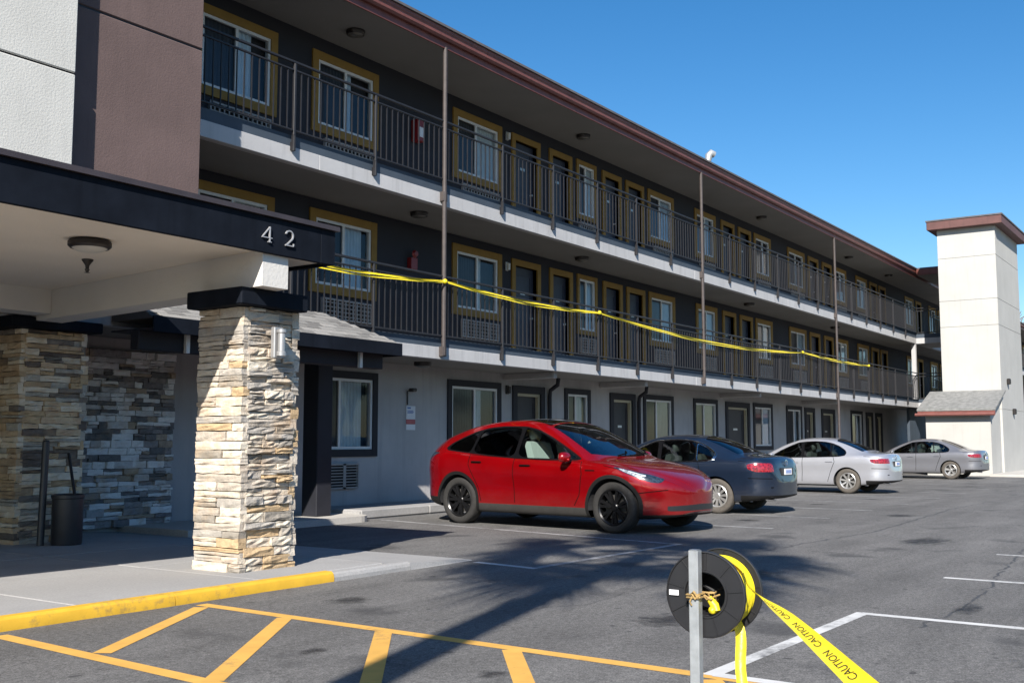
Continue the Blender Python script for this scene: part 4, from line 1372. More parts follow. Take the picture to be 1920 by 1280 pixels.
    for ax in spec['axles']:
        for sg in (1, -1):
            wy = sg * (HW - 0.055 - tw)
            e = bpy.data.objects.new('wheel', None); COL.objects.link(e); e.parent = t
            e.empty_display_size = 0.1
            e.location = (-ax, wy, R_); e.rotation_euler = (0, 0, 0 if sg > 0 else math.pi)
            rr = spec['rim_r']
            tp = [(rr, -tw * .86), (rr + 0.02, -tw * .95), (R_ - 0.045, -tw), (R_ - 0.012, -tw * .88), (R_, -tw * .6), (R_, tw * .6), (R_ - 0.012, tw * .88), (R_ - 0.045, tw), (rr + 0.02, tw * .95), (rr, tw * .86), (rr - 0.015, tw * .7), (rr - 0.015, -tw * .7)]
            local(MB().lathe(tp, 48, (0, 0, 0), 'y', True), 'tyre', spec['tyre'], e, True, 50)
            rm = spec['rim']
            rim = MB().lathe([(rr, tw * .86), (rr - 0.012, tw * .92), (rr - 0.03, tw * .78), (rr - 0.035, -tw * .7)], 48, (0, 0, 0), 'y')
            nsp = spec['spokes']
            for q in range(nsp):
                for dq in spec['spoke_pair']:
                    a0 = 2 * math.pi * q / nsp + dq * 0.45 + 0.2
                    a1 = 2 * math.pi * q / nsp + dq + 0.2
                    c0 = Vector((math.cos(a0), 0, math.sin(a0))); c1 = Vector((math.cos(a1), 0, math.sin(a1)))
                    p0 = c0 * 0.05; p1 = c1 * (rr - 0.018)
                    dr = (p1 - p0).normalized(); pn = Vector((-dr.z, 0, dr.x))
                    w0, w1 = spec['spoke_w']
                    vs = []
                    for p, wd, yo in ((p0, w0, tw * .60), ((p0 + p1) / 2, (w0 + w1) / 2, tw * .72), (p1, w1, tw * .80)):
                        for y_ in (yo, yo - 0.035):
                            vs += [p + pn * wd / 2 + Vector((0, y_, 0)), p - pn * wd / 2 + Vector((0, y_, 0))]
                    fs = []
                    for b_ in (0, 4): fs += [(b_, b_ + 1, b_ + 5, b_ + 4), (b_ + 2, b_ + 6, b_ + 7, b_ + 3), (b_, b_ + 4, b_ + 6, b_ + 2), (b_ + 1, b_ + 3, b_ + 7, b_ + 5)]
                    rim.add(vs, fs)
            rim.lathe([(0.0, tw * .70), (0.045, tw * .70), (0.06, tw * .6), (0.065, tw * .3)], 20, (0, 0, 0), 'y')
            local(rim, 'rim', rm, e, True, 30)
            local(MB().lathe([(0.0, tw * .1), (rr * .72, tw * .1), (rr * .72, tw * -.1), (0.0, tw * -.1)], 28, (0, 0, 0), 'y'), 'brake_disc', 'brake', e, True, 30)
            # wheel well
            prof = []
            for q in range(0, 25):
                a_ = R(-8 + 196 * q / 24)
                prof.append((math.cos(a_) * (ar + 0.012), math.sin(a_) * (ar + 0.012)))
            vs = []; fs = []
            y_in, y_out = sg * 0.42 * HW, sg * (HW * .955)
            for px, pz in prof:
                yo = sg * max(0.6 * HW, side_y(min(max(ax - px, 0.02), L - 0.02), max(R_ + pz, 0.25)) - 0.012)
                vs += [(-ax + px, yo, R_ + pz), (-ax + px, y_in, R_ + pz)]
            c_i = len(vs); vs.append((-ax, y_in, R_))
            for q in range(24): fs += [(2 * q, 2 * q + 2, 2 * q + 3, 2 * q + 1), (2 * q + 1, 2 * q + 3, c_i)]
            local(MB().add(vs, fs), 'wheel_well', 'car_lining', t)
    # cabin floor and seats
    fz, f0, f1 = spec['cabin']
    local(MB().box(-f1, -f0, -HW * .80, HW * .80, fz - 0.04, fz), 'cabin_floor', 'car_lining', t)
    for sx, nm in spec['seats']:
        for y in ((-0.38, 0.38)):
            m_ = MB().bbox(-sx - 0.12, -sx + 0.42, y - 0.25, y + 0.25, fz + 0.10, fz + 0.30, 0.05)
            m_.prism([(-sx - 0.02, fz + 0.26), (-sx - 0.16, fz + 0.26), (-sx - 0.31, fz + 0.78), (-sx - 0.27, fz + 0.84), (-sx - 0.20, fz + 0.82), (-sx - 0.10, fz + 0.5)], 'y', y - 0.24, y + 0.24)
            vs = m_.v
            so = local(m_, 'seat', nm, t, True, 50)
            h_ = MB()
            h_.bbox(-sx - 0.36, -sx - 0.25, y - 0.13, y + 0.13, fz + 0.85, fz + 1.05, 0.045)
            ho = bpy.data.objects.new('headrest', h_.mesh('headrest', nm, True, 60)); COL.objects.link(ho); ho.parent = so
    dx = spec['dash']
    local(MB().prism([(-dx, fz), (-dx, fz + 0.52), (-dx - 0.08, fz + 0.60), (-dx - 0.42, fz + 0.56), (-dx - 0.46, fz + 0.4), (-dx - 0.40, fz)], 'y', -HW * .78, HW * .78), 'dashboard', 'car_lining', t)
    local(MB().lathe([(0.17 + 0.014 * math.cos(a_), 0.014 * math.sin(a_)) for a_ in np.linspace(0, 2 * math.pi, 9)[:-1]], 24, (-dx - 0.56, 0.37, fz + 0.58), 'x', True), 'steering_wheel', 'car_lining', t, True, 80)
    return t, side_y

def boxsd(v, lo, hi):
    return np.maximum(lo - v, v - hi)

def suv_spec():
    L = 4.75
    sp = dict(L=L, HW=0.96, cat='car', paint='paint_red', front_round=(0.95, 2.35), rear_round=(0.75, 2.7), step=0.03)
    sp['plan'] = [(0, .97), (1.0, 1.0), (3.2, 1.0), (4.2, .985), (L, .95)]
    sp['bottom'] = [(0, .30), (.12, .24), (.5, .20), (1.3, .19), (3.4, .19), (4.2, .25), (4.6, .34), (L, .42)]
    sp['top'] = [(0, .60), (.03, .665), (.10, .735), (.25, .815), (.50, .90), (.80, .965), (1.08, 1.015), (1.16, 1.045), (1.35, 1.15), (1.65, 1.31), (1.95, 1.455), (2.15, 1.53),
                 (2.35, 1.585), (2.62, 1.618), (2.9, 1.612), (3.3, 1.58), (3.7, 1.515), (4.1, 1.40), (4.35, 1.30), (4.47, 1.22), (4.54, 1.10), (4.63, .93), (4.70, .78), (L, .62)]
    sp['belt'] = [(0, .55), (.10, .66), (.30, .765), (.60, .865), (.95, .935), (1.3, .965), (1.8, .975), (2.5, .995), (3.2, 1.03), (3.7, 1.07), (4.1, 1.10), (4.4, 1.07), (4.55, .98), (4.68, .76), (L, .57)]
    sp['rail_z'] = [(0, .58), (.10, .70), (.30, .795), (.60, .885), (.95, .955), (1.22, 1.0), (1.5, 1.14), (1.8, 1.30), (2.1, 1.43), (2.4, 1.51), (2.75, 1.535), (3.2, 1.52), (3.6, 1.465), (4.0, 1.365), (4.3, 1.255), (4.46, 1.155), (4.6, .96), (L, .60)]
    sp['rail_w'] = [(0, .55), (.3, .66), (.9, .76), (1.2, .79), (1.6, .745), (2.1, .69), (2.7, .67), (3.3, .665), (3.9, .665), (4.3, .675), (4.5, .72), (L, .6)]
    sp['wheel_r'] = .355; sp['arch_r'] = .395; sp['axles'] = (.87, 3.76); sp['arch_trim'] = .05; sp['sill_z'] = .33
    sp['rim_r'] = .255
    sp['side_glass'] = [('glass_car', [(1.46, 1.005), (1.78, 1.165), (2.05, 1.30), (2.28, 1.40), (2.52, 1.455), (2.545, 1.455), (2.60, 1.02)]),
                        ('glass_car_dark', [(2.665, 1.02), (2.615, 1.46), (2.95, 1.465), (3.25, 1.445), (3.42, 1.42), (3.50, 1.085)]),
                        ('glass_car_dark', [(3.545, 1.09), (3.475, 1.405), (3.68, 1.345), (3.92, 1.25), (4.02, 1.17), (3.98, 1.135), (3.8, 1.115)])]
    sp['top_glass'] = [('windscreen', 'glass_windscreen', [(1.14, -.01), (1.16, .30), (1.24, .58), (1.34, .735), (1.75, .675), (2.12, .615), (2.16, .30), (2.17, -.01)], 0.98),
                       ('glass_roof', 'glass_car_dark', [(2.21, -.01), (2.20, .30), (2.17, .60), (2.6, .585), (3.4, .575), (3.72, .54), (3.78, -.01)], 1.2),
                       ('rear_window', 'glass_car_dark', [(3.86, -.01), (3.82, .50), (4.25, .52), (4.40, .50), (4.42, -.01)], 1.1)]
    sp['dlo'] = [(1.36, .983), (1.75, 1.185), (2.05, 1.33), (2.3, 1.432), (2.55, 1.482), (3.0, 1.490), (3.3, 1.468), (3.55, 1.415), (3.8, 1.325), (4.0, 1.235), (4.09, 1.16), (4.02, 1.118), (3.8, 1.096), (3.3, 1.052), (2.6, 1.0)]
    hl = round_poly([(.20, .735), (.36, .80), (.58, .860), (.80, .905), (.86, .905), (.70, .845), (.50, .765), (.34, .705), (.24, .69)], 2)
    hi = round_poly([(.36, .785), (.60, .853), (.80, .897), (.66, .838), (.48, .772)], 2)
    tl = round_poly([(4.16, 1.085), (4.40, 1.10), (4.80, 1.08), (4.80, .88), (4.60, .90), (4.46, .97), (4.30, 1.04)], 1)
    sp['areas'] = [('headlight_lens', 'lamp_clear', lambda s, y, z: np.maximum(poly_sd(s, z, hi), .30 - np.abs(y)), True),
                   ('headlight', 'lamp_smoke', lambda s, y, z: np.maximum(poly_sd(s, z, hl), .26 - np.abs(y)), True),
                   ('taillight', 'lamp_smoke', lambda s, y, z: np.maximum(poly_sd(s, z, tl), .35 - np.abs(y)), True),
                   ('lower_grille', 'black_plastic', lambda s, y, z: np.maximum(np.maximum(boxsd(z, .315, .40 - .03 * np.abs(y)), np.abs(y) - .60), s - .5), False),
                   ('lower_lip', 'car_cladding', lambda s, y, z: np.maximum(z - .265, s - .8), False),
                   ('rear_diffuser', 'car_cladding', lambda s, y, z: np.maximum(z - .40, 4.1 - s), False)]
    sp['gaps'] = [[(1.40, .98), (1.36, .80), (1.42, .50), (1.50, .36)], [(2.63, 1.01), (2.62, .75), (2.60, .36)], [(3.52, 1.07), (3.52, .90), (3.44, .76), (3.32, .55), (3.27, .36)],
                  [(1.42, .97), (2.0, .985), (2.6, 1.005), (3.5, 1.055)], [(0.16, .60), (0.45, .56), (0.55, .545)], [(1.02, .925), (.7, .865), (.45, .795)]]
    sp['handles'] = [(2.40, .905), (3.36, .945)]; sp['handle_mat'] = 'seam'
    sp['mirror'] = (1.62, 1.035); sp['tyre'] = 'tyre'; sp['rim'] = 'rim_black'; sp['spokes'] = 7; sp['spoke_pair'] = (-.16, .16); sp['spoke_w'] = (.030, .045)
    sp['cabin'] = (.42, 1.2, 4.2); sp['seats'] = [(2.35, 'seat_white'), (3.3, 'seat_white')]; sp['dash'] = 1.45
    return sp

def sedan_spec(paint, trim=None, spokes=10, pair=(0,), tyre='tyre_dusty', step=0.05, style=0):
    L = 4.72
    sp = dict(L=L, HW=0.91, paint=paint, front_round=(0.9, 2.5), rear_round=(0.62, 3.2), step=step)
    sp['plan'] = [(0, .96), (1.0, 1.0), (3.2, 1.0), (4.2, .985), (L, .96)]
    sp['bottom'] = [(0, .26), (.2, .21), (.6, .19), (3.6, .19), (4.3, .24), (4.55, .29), (L, .33)]
    sp['top'] = [(0, .58), (.05, .68), (.2, .77), (.5, .86), (.9, .93), (1.2, .98), (1.35, 1.05), (1.7, 1.23), (2.05, 1.375), (2.4, 1.45), (2.75, 1.465), (3.1, 1.445), (3.4, 1.385),
                 (3.75, 1.26), (4.05, 1.13), (4.18, 1.085), (4.35, 1.065), (4.52, 1.05), (4.60, 1.03), (4.645, .96), (4.68, .80), (L, .58)]
    sp['belt'] = [(0, .53), (.1, .64), (.3, .735), (.7, .83), (1.2, .895), (1.8, .92), (2.6, .945), (3.4, .975), (3.9, .995), (4.3, .99), (4.52, .97), (4.62, .90), (L, .56)]
    sp['rail_z'] = [(0, .56), (.1, .67), (.3, .77), (.7, .86), (1.25, .93), (1.6, 1.10), (1.95, 1.26), (2.3, 1.36), (2.7, 1.385), (3.1, 1.355), (3.45, 1.27), (3.8, 1.15), (4.08, 1.05), (4.3, 1.02), (4.55, 1.0), (4.64, .92), (L, .57)]
    sp['rail_w'] = [(0, .5), (.3, .62), (.9, .72), (1.3, .745), (1.7, .685), (2.2, .61), (2.8, .585), (3.3, .585), (3.8, .62), (4.15, .70), (4.5, .74), (L, .6)]
    sp['wheel_r'] = .325; sp['arch_r'] = .362; sp['axles'] = (.93, 3.66); sp['rim_r'] = .215
    if style == 2:
        g3 = [(3.12, .965), (3.05, 1.33), (3.30, 1.255), (3.52, 1.15), (3.60, 1.06), (3.56, .99), (3.4, .975)]
    else:
        g3 = [(3.26, .97), (3.185, 1.295), (3.38, 1.22), (3.56, 1.12), (3.60, 1.06), (3.58, .995), (3.46, .98)]
    e = g3[0][0] - 0.03
    sp['side_glass'] = [('glass_car', [(1.55, .935), (1.80, 1.09), (2.05, 1.215), (2.28, 1.31), (2.36, 1.325), (2.42, .945)]),
                        ('glass_car', [(2.50, .945), (2.445, 1.33), (2.75, 1.345), (3.0, 1.33), (e - 0.075, 1.305), (e, .965)]),
                        ('glass_car', g3)]
    sp['top_glass'] = [('windscreen', 'glass_windscreen', [(1.32, -.01), (1.35, .30), (1.45, .60), (1.52, .69), (1.9, .60), (2.22, .535), (2.27, .3), (2.28, -.01)], 0.95),
                       ('rear_window', 'glass_car_dark', [(3.22, -.01), (3.24, .3), (3.30, .50), (3.7, .56), (4.02, .63), (4.06, .3), (4.07, -.01)], 1.02)]
    sp['dlo'] = [(1.47, .915), (1.78, 1.11), (2.05, 1.24), (2.28, 1.335), (2.5, 1.358), (2.75, 1.368), (3.0, 1.353), (3.2, 1.315), (3.4, 1.24), (3.58, 1.13), (3.635, 1.06), (3.61, .985), (3.45, .955), (3.0, .94), (2.4, .925)]
    if style == 0:
        tl = lambda s, y, z: np.maximum(np.maximum(poly_sd(s, z, round_poly([(4.27, .90), (4.40, .935), (4.8, .925), (4.8, .775), (4.44, .775), (4.31, .82)], 2)), .54 - np.abs(y)), -9)
    else:
        tl = lambda s, y, z: np.maximum(poly_sd(s, z, round_poly([(4.26, .88), (4.38, .915), (4.8, .905), (4.8, .785), (4.40, .785), (4.30, .82)], 2)), .50 - np.abs(y))
    hl = round_poly([(.14, .66), (.4, .77), (.66, .80), (.55, .70), (.3, .62), (.16, .60)], 2)
    sp['areas'] = [('taillight', 'lamp_red', tl, True),
                   ('headlight', 'lamp_clear', lambda s, y, z: np.maximum(poly_sd(s, z, hl), .34 - np.abs(y)), True),
                   ('front_grille', 'black_plastic', lambda s, y, z: np.maximum(np.maximum(boxsd(z, .36, .60), np.abs(y) - .5), s - .3), False),
                   ('bumper_underside', 'car_cladding', lambda s, y, z: np.maximum(z - .345, 4.15 - s), False),
                   ('sill_underside', 'car_cladding', lambda s, y, z: z - .225, False)]
    sp['gaps'] = [[(1.46, .90), (1.42, .70), (1.50, .30)], [(2.46, .935), (2.46, .7), (2.44, .30)], [(3.30, .95), (3.34, .82), (3.22, .55), (3.14, .30)], [(4.30, .66), (4.5, .655), (4.66, .65)], [(4.10, .97), (4.3, .955), (4.5, .945)]]
    sp['handles'] = [(2.26, .80), (3.20, .825)]; sp['handle_mat'] = paint
    sp['mirror'] = (1.68, .975); sp['tyre'] = tyre; sp['rim'] = 'rim_silver'; sp['spokes'] = spokes; sp['spoke_pair'] = pair; sp['spoke_w'] = (.035, .050)
    sp['cabin'] = (.25, 1.35, 3.6); sp['seats'] = [(2.3, 'seat_dark'), (2.95, 'seat_dark')]; sp['dash'] = 1.55
    if trim: sp['window_trim'] = trim
    return sp

def place(spec, name, label, near_wheel, heading_vec, scale, axle, side):
    """put the car so that the outer contact of one wheel stands on near_wheel"""
    h = math.atan2(heading_vec[1], heading_vec[0])
    hx, hy = math.cos(h), math.sin(h); lx, ly = -hy, hx
    ay = side * (spec['HW'] - 0.06)
    ax = -spec['axles'][axle]
    loc = (near_wheel[0] - scale * (ax * hx + ay * lx), near_wheel[1] - scale * (ax * hy + ay * ly), 0.002)
    return make_car(spec, name, label, loc, h, scale)

red, red_y = place(suv_spec(), 'red_crossover', 'glossy red crossover with black wheels parked nose out by the stone pillar', (13.46, 7.57), (-0.30, -3.1), 1.038, 0, -1)
blue_spec = sedan_spec('paint_navy', 'chrome', 11, (0,))
blue, blue_y = place(blue_spec, 'blue_sedan', 'dark navy blue sedan beside the red crossover', (18.25, 8.10), (0.10, 3.1), 0.985, 1, 1)
silver, _ = place(sedan_spec('paint_silver', None, 8, (0,), style=1), 'silver_sedan', 'bright silver sedan parked between the navy and the grey sedan', (27.2, 8.50), (0.10, 3.1), 0.965, 1, 1)
grey, _ = place(sedan_spec('paint_grey', None, 5, (-.1, .1), style=2), 'grey_sedan', 'darker grey sedan parked farthest, by the cream tower', (39.7, 8.78), (0.12, 3.1), 0.965, 1, 1)
far_car, _ = place(sedan_spec('paint_black', None, 5, (-.1, .1), style=2, step=0.08), 'black_sedan', 'dark car half hidden right of the cream tower', (66.0, 9.6), (0.0, 3.1), 1.15, 1, 1)

def rear_kit(car, badge=True, paper='paper_white'):
    L = 4.72
    local(MB().bbox(-L + 0.015, -L + 0.045, -0.27, 0.27, 0.70, 0.84, 0.004), 'plate_recess', 'black_plastic', car)
    local(MB().box(-L - 0.004, -L + 0.012, -0.16, 0.16, 0.715, 0.825), 'licence_plate', paper, car)
    p = MB()
    for i in range(6): p.box(-L - 0.008, -L - 0.005, -0.12 + i * 0.042, -0.095 + i * 0.042, 0.742, 0.80)
    local(p, 'plate_lettering', 'print_blue', car)
    if badge:
        local(MB().lathe([(0.058, 0.0), (0.062, -0.010), (0.048, -0.012), (0.046, 0.0)], 24, (-4.672, 0, 0.93), 'x'), 'badge_ring', 'chrome', car, True)
    local(MB().tube([(-4.50, 0.52, 0.275), (-4.67, 0.52, 0.265)], 0.032, 12), 'tail_pipe', 'chrome', car, True)
    local(MB().bbox(-4.668, -4.60, -0.62, 0.62, 0.485, 0.50, 0.004), 'bumper_crease', 'seam', car)
for c in (blue, silver, grey): rear_kit(c)
# small model badge on the red car's front wing and a plate frame line on its nose
for sg in (-1, 1):
    y = sg * (red_y(1.20, .855) + 0.003)
    local(MB().box(-1.30, -1.14, min(y, y + sg * 0.003), max(y, y + sg * 0.003), .845, .862), 'wing_badge', 'seam', red)
wip = MB()
for y0 in (-0.35, 0.15):
    wip.tube([(-1.15, y0, 1.055), (-1.20, y0 + 0.30, 1.085), (-1.30, y0 + 0.42, 1.118)], 0.009, 6)
local(wip, 'wiper', 'seam', red)
# ------------------------------------------------------------------ lamps, notices and fittings
def ceiling_lamp(x, y, z, label, r=0.17):
    t = thing('ceiling_lamp', label, 'lamp', (x, y, z), group='balcony ceiling lamps')
    MB().lathe([(0.0, 0.0), (r, 0.0), (r, -0.05), (r * .9, -0.075), (r * .82, -0.075)], 24, (x, y, z)).build('lamp_rim', 'lamp_black', t, True)
    MB().lathe([(r * .82, -0.074), (r * .6, -0.095), (r * .3, -0.105), (0.0, -0.107)], 24, (x, y, z)).build('lamp_glass', 'lamp_lens_dim', t, True)
ceiling_lamp(13.59, 12.80, 8.60, 'top floor ceiling lamp nearest the brown block')
ceiling_lamp(21.5, 12.80, 8.60, 'top floor ceiling lamp above the first pair of doors')
ceiling_lamp(32.8, 12.80, 8.60, 'top floor ceiling lamp right of the second pipe post')
ceiling_lamp(42.0, 12.80, 8.60, 'top floor ceiling lamp beyond the third pipe post')
ceiling_lamp(47.6, 12.80, 8.60, 'top floor ceiling lamp farthest, by the landing roof')
ceiling_lamp(15.4, 12.80, 5.63, 'middle floor ceiling lamp beside the first pipe post')
ceiling_lamp(21.4, 12.80, 5.63, 'middle floor ceiling lamp above the first pair of doors')
ceiling_lamp(31.6, 12.80, 5.63, 'middle floor ceiling lamp right of the second pipe post')
ceiling_lamp(40.0, 12.80, 5.63, 'middle floor ceiling lamp farthest, beyond the third pipe post')
ceiling_lamp(15.6, 12.85, 2.80, 'ground floor ceiling lamp above the posted notices')

cl = thing('canopy_lamp', 'round dark rimmed lamp under the entrance canopy', 'lamp', (5.56, 8.41, 3.08))
MB().lathe([(0.0, 0.0), (0.165, 0.0), (0.185, -0.02), (0.185, -0.055), (0.165, -0.075), (0.15, -0.075)], 32, (5.56, 8.41, 3.083)).build('lamp_rim', 'lamp_black', cl, True)
MB().lathe([(0.15, -0.074), (0.11, -0.098), (0.06, -0.11), (0.0, -0.113)], 32, (5.56, 8.41, 3.083)).build('lamp_glass', 'lamp_lens', cl, True)
sk = thing('sprinkler_head', 'small dark sprinkler head hanging from the canopy ceiling', 'sprinkler', (6.15, 9.33, 3.08))
MB().lathe([(0.0, 0.0), (0.055, 0.0), (0.055, -0.01), (0.02, -0.06), (0.016, -0.09)], 14, (6.15, 9.33, 3.083)).build('sprinkler_cup', 'lamp_black', sk, True)
MB().lathe([(0.016, -0.09), (0.024, -0.10), (0.012, -0.125), (0.03, -0.13), (0.0, -0.135)], 12, (6.15, 9.33, 3.083)).build('deflector', 'brake', sk, True)

sc_ = thing('wall_sconce', 'grey metal sconce on the sunlit stone pillar', 'lamp', (7.13, 7.66, 2.12))
MB().bbox(7.075, 7.19, 7.665, 7.72, 2.10, 2.40, 0.008).build('back_plate', 'sconce_grey', sc_)
MB().lathe([(0.0, 0.0), (0.046, 0.0), (0.046, 0.035), (0.036, 0.045), (0.036, 0.215), (0.046, 0.225), (0.046, 0.255), (0.0, 0.26)], 20, (7.13, 7.625, 2.12)).build('lamp_body', 'sconce_grey', sc_, True)

# red boxes on the balcony walls
fe = thing('extinguisher_box', 'red fire extinguisher box on the top floor wall', 'fire box', (16.15, 13.4, 7.3))
MB().bbox(16.02, 16.24, 13.36, 13.546, 7.28, 7.72, 0.012).build('cabinet', 'red_box', fe)
MB().box(16.05, 16.21, 13.352, 13.359, 7.36, 7.56).build('cabinet_label', 'paper_white', fe)
fe = thing('fire_alarm', 'red fire alarm box on the middle floor wall behind the tape', 'fire box', (16.02, 13.4, 4.7))
MB().bbox(15.93, 16.12, 13.42, 13.546, 4.68, 4.92, 0.012).build('alarm_box', 'red_box', fe)
MB().lathe([(0.0, -0.05), (0.05, -0.05), (0.08, 0.0)], 16, (16.02, 13.42, 4.99), 'y').build('alarm_bell', 'red_box', fe, True)
for (x, z, lab) in ((19.34, 8.18, 'white wall light beside the top floor door'), (19.33, 5.20, 'white wall light beside the middle floor door'), (19.36, 2.45, 'dark wall light beside the ground floor door')):
    t = thing('door_light', lab, 'lamp', (x, 13.5, z), group='wall lights by doors')
    mt = 'lamp_lens' if z > 3 else 'lamp_black'
    MB().bbox(x - 0.045, x + 0.045, 13.50, 13.546, z - 0.10, z + 0.10, 0.01).build('back_plate', 'sconce_grey' if z > 3 else 'lamp_black', t)
    MB().lathe([(0.0, -0.09), (0.04, -0.08), (0.045, 0.06), (0.0, 0.08)], 14, (x, 13.47, z)).build('lamp_shade', mt, t, True)
nt_ = thing('posted_notice', 'white paper notices on the grey ground floor wall', 'notice', (16.08, 13.54, 1.5))
MB().box(15.95, 16.22, 13.538, 13.546, 1.74, 2.00).build('upper_sheet', 'paper_white', nt_)
MB().box(15.95, 16.22, 13.538, 13.546, 1.53, 1.64).build('lower_sheet', 'paper_white', nt_)
MB().box(15.95, 16.22, 13.539, 13.546, 1.645, 1.735).build('tinted_sheet', 'print_red', nt_)
pm = MB()
pm.box(15.98, 16.08, 13.534, 13.5375, 1.945, 1.975)
for i in range(3): pm.box(15.98, 16.15 + 0.02 * (i % 2), 13.534, 13.5375, 1.90 - i * 0.022, 1.912 - i * 0.022)
pm.build('printed_lines', 'print_blue', nt_)
cam_t = thing('security_camera', 'small dark camera on a conduit above the notices', 'camera', (15.98, 13.5, 2.2))
MB().bbox(15.92, 16.05, 13.34, 13.48, 2.27, 2.34, 0.02).build('camera_body', 'lamp_black', cam_t)
MB().tube([(15.97, 13.47, 2.30), (15.97, 13.53, 2.28), (15.97, 13.53, 2.02)], 0.014, 8).build('conduit', 'lamp_black', cam_t, True)

# ------------------------------------------------------------------ bin and bollards at the entrance
bn = thing('waste_bin', 'dark cylindrical waste bin in front of the shaded pillar', 'bin', (7.52, 11.62, 0.09))
MB().lathe([(0.0, 0.0), (0.168, 0.0), (0.175, 0.03), (0.178, 0.54), (0.188, 0.55), (0.188, 0.585), (0.17, 0.595), (0.155, 0.56), (0.15, 0.50), (0.0, 0.48)], 36, (7.52, 11.62, 0.09)).build('bin_body', 'bin_dark', bn, True)
b1 = thing('bollard', 'slim grey post leaning beside the waste bin', 'post', (7.30, 11.75, 0.09))
MB().tube([(7.26, 11.74, 0.09), (7.31, 11.78, 1.30)], 0.042, 14).build('post_shaft', 'bin_dark', b1, True)
MB().lathe([(0.043, 0.0), (0.03, 0.02), (0.0, 0.026)], 14, (7.31, 11.78, 1.30)).build('post_cap', 'bin_dark', b1, True)
b2 = thing('broom_handle', 'thin dark pole leaning behind the waste bin', 'pole', (7.68, 11.85, 0.09))
MB().tube([(7.62, 11.62, 0.60), (7.72, 11.95, 1.16)], 0.018, 8).build('pole_shaft', 'lamp_black', b2, True)

# ------------------------------------------------------------------ roof fittings
rv = thing('roof_vent', 'small white vent pipe with hood on the roof ridge', 'vent', (31.3, 14, 9.0))
MB().tube([(31.35, 14.0, 9.2), (31.35, 14.0, 10.35)], 0.075, 14).build('vent_pipe', 'galvanised', rv, True)
MB().tube([(31.35, 14.0, 10.30), (31.37, 13.97, 10.50), (31.42, 13.92, 10.58), (31.52, 13.86, 10.54)], [0.10, 0.12, 0.12, 0.11], 14).build('vent_hood', 'galvanised', rv, True, 60)
rd = thing('roof_cowl', 'grey flared cowl on the roof near the tower', 'vent', (52, 14, 9.2))
MB().lathe([(0.24, 0.0), (0.24, 0.3), (0.30, 0.5), (0.42, 0.85), (0.40, 0.88), (0.0, 0.86)], 18, (52.5, 14.0, 9.15)).build('cowl', 'galvanised', rd, True, 40)

# ------------------------------------------------------------------ caution tape, reel and posts
def ribbon(pts, width, twist, n=60):
    """pts: polyline; twist: list of unit width directions per point, interpolated; returns grid function and mesh"""
    P = np.array(pts, float); T = np.array(twist, float)
    seg = np.r_[0, np.cumsum(np.linalg.norm(np.diff(P, axis=0), axis=1))]
    u = np.linspace(0, seg[-1], n)
    C_ = np.stack([pchip(seg, P[:, k], u) for k in range(3)], 1)
    W_ = np.stack([pchip(seg, T[:, k], u) for k in range(3)], 1)
    W_ /= np.linalg.norm(W_, axis=1, keepdims=True)
    return u, C_, W_, seg[-1]
def ribbon_mesh(u, C_, W_, width, thick=0.0006, curl=0.0):
    wf = width if callable(width) else (lambda q: width)
    n = len(u); vs = []; fs = []
    D_ = np.gradient(C_, axis=0); Nn = np.cross(D_, W_); Nn /= np.linalg.norm(Nn, axis=1, keepdims=True)
    m = 5
    for i in range(n):
        for k in range(m):
            a = (k / (m - 1) - 0.5)
            vs.append(C_[i] + W_[i] * wf(u[i]) * a + Nn[i] * (curl * (a * a) * 4 * wf(u[i])))
    for i in range(n - 1):
        for k in range(m - 1):
            fs.append((i * m + k, i * m + k + 1, (i + 1) * m + k + 1, (i + 1) * m + k))
    return MB().add(vs, fs), Nn

# tape strung along the middle railing
tp = thing('barrier_tape', 'yellow caution tape strung along the middle balcony railing', 'tape', (26, 11.95, 4.1))
anch = [(9.6, 4.16), (15.1, 4.20), (20.7, 4.185), (33.9, 4.20), (41.2, 4.19)]
sag = [0.16, 0.10, 0.24, 0.06]
sag = [0.10, 0.07, 0.20, 0.03]
for i in range(4):
    (xa, za), (xb, zb_) = anch[i], anch[i + 1]
    for dz, wd in ((0.0, 0.038), (-0.03, 0.026)):
        pts = []; tw = []
        for q in range(13):
            f_ = q / 12
            pts.append((xa + (xb - xa) * f_, 11.935 - 0.012 * math.sin(f_ * 9) - (0.012 if dz else 0), za + (zb_ - za) * f_ - 4 * (sag[i] + abs(dz) * 0.8) * f_ * (1 - f_) + (dz * (0.4 + 0.6 * math.sin(math.pi * f_)))))
            a_ = 0.65 * math.sin(q * 1.7 + i * 2 + dz * 40)
            tw.append((0, math.sin(a_), math.cos(a_)))
        u, Cc, Ww, _l = ribbon(pts, wd, tw, 80)
        mm, _n = ribbon_mesh(u, Cc, Ww, wd, curl=0.15)
        mm.build('tape_strand', 'tape_yellow', tp, True, 60)
for (x, z) in anch[1:]:
    k = MB()
    k.lathe([(0.0, -0.05), (0.035, -0.035), (0.05, 0.0), (0.035, 0.035), (0.0, 0.05)], 10, (x, 11.93, z), 'x')
    k.build('tape_knot', 'tape_yellow', tp, True, 60)

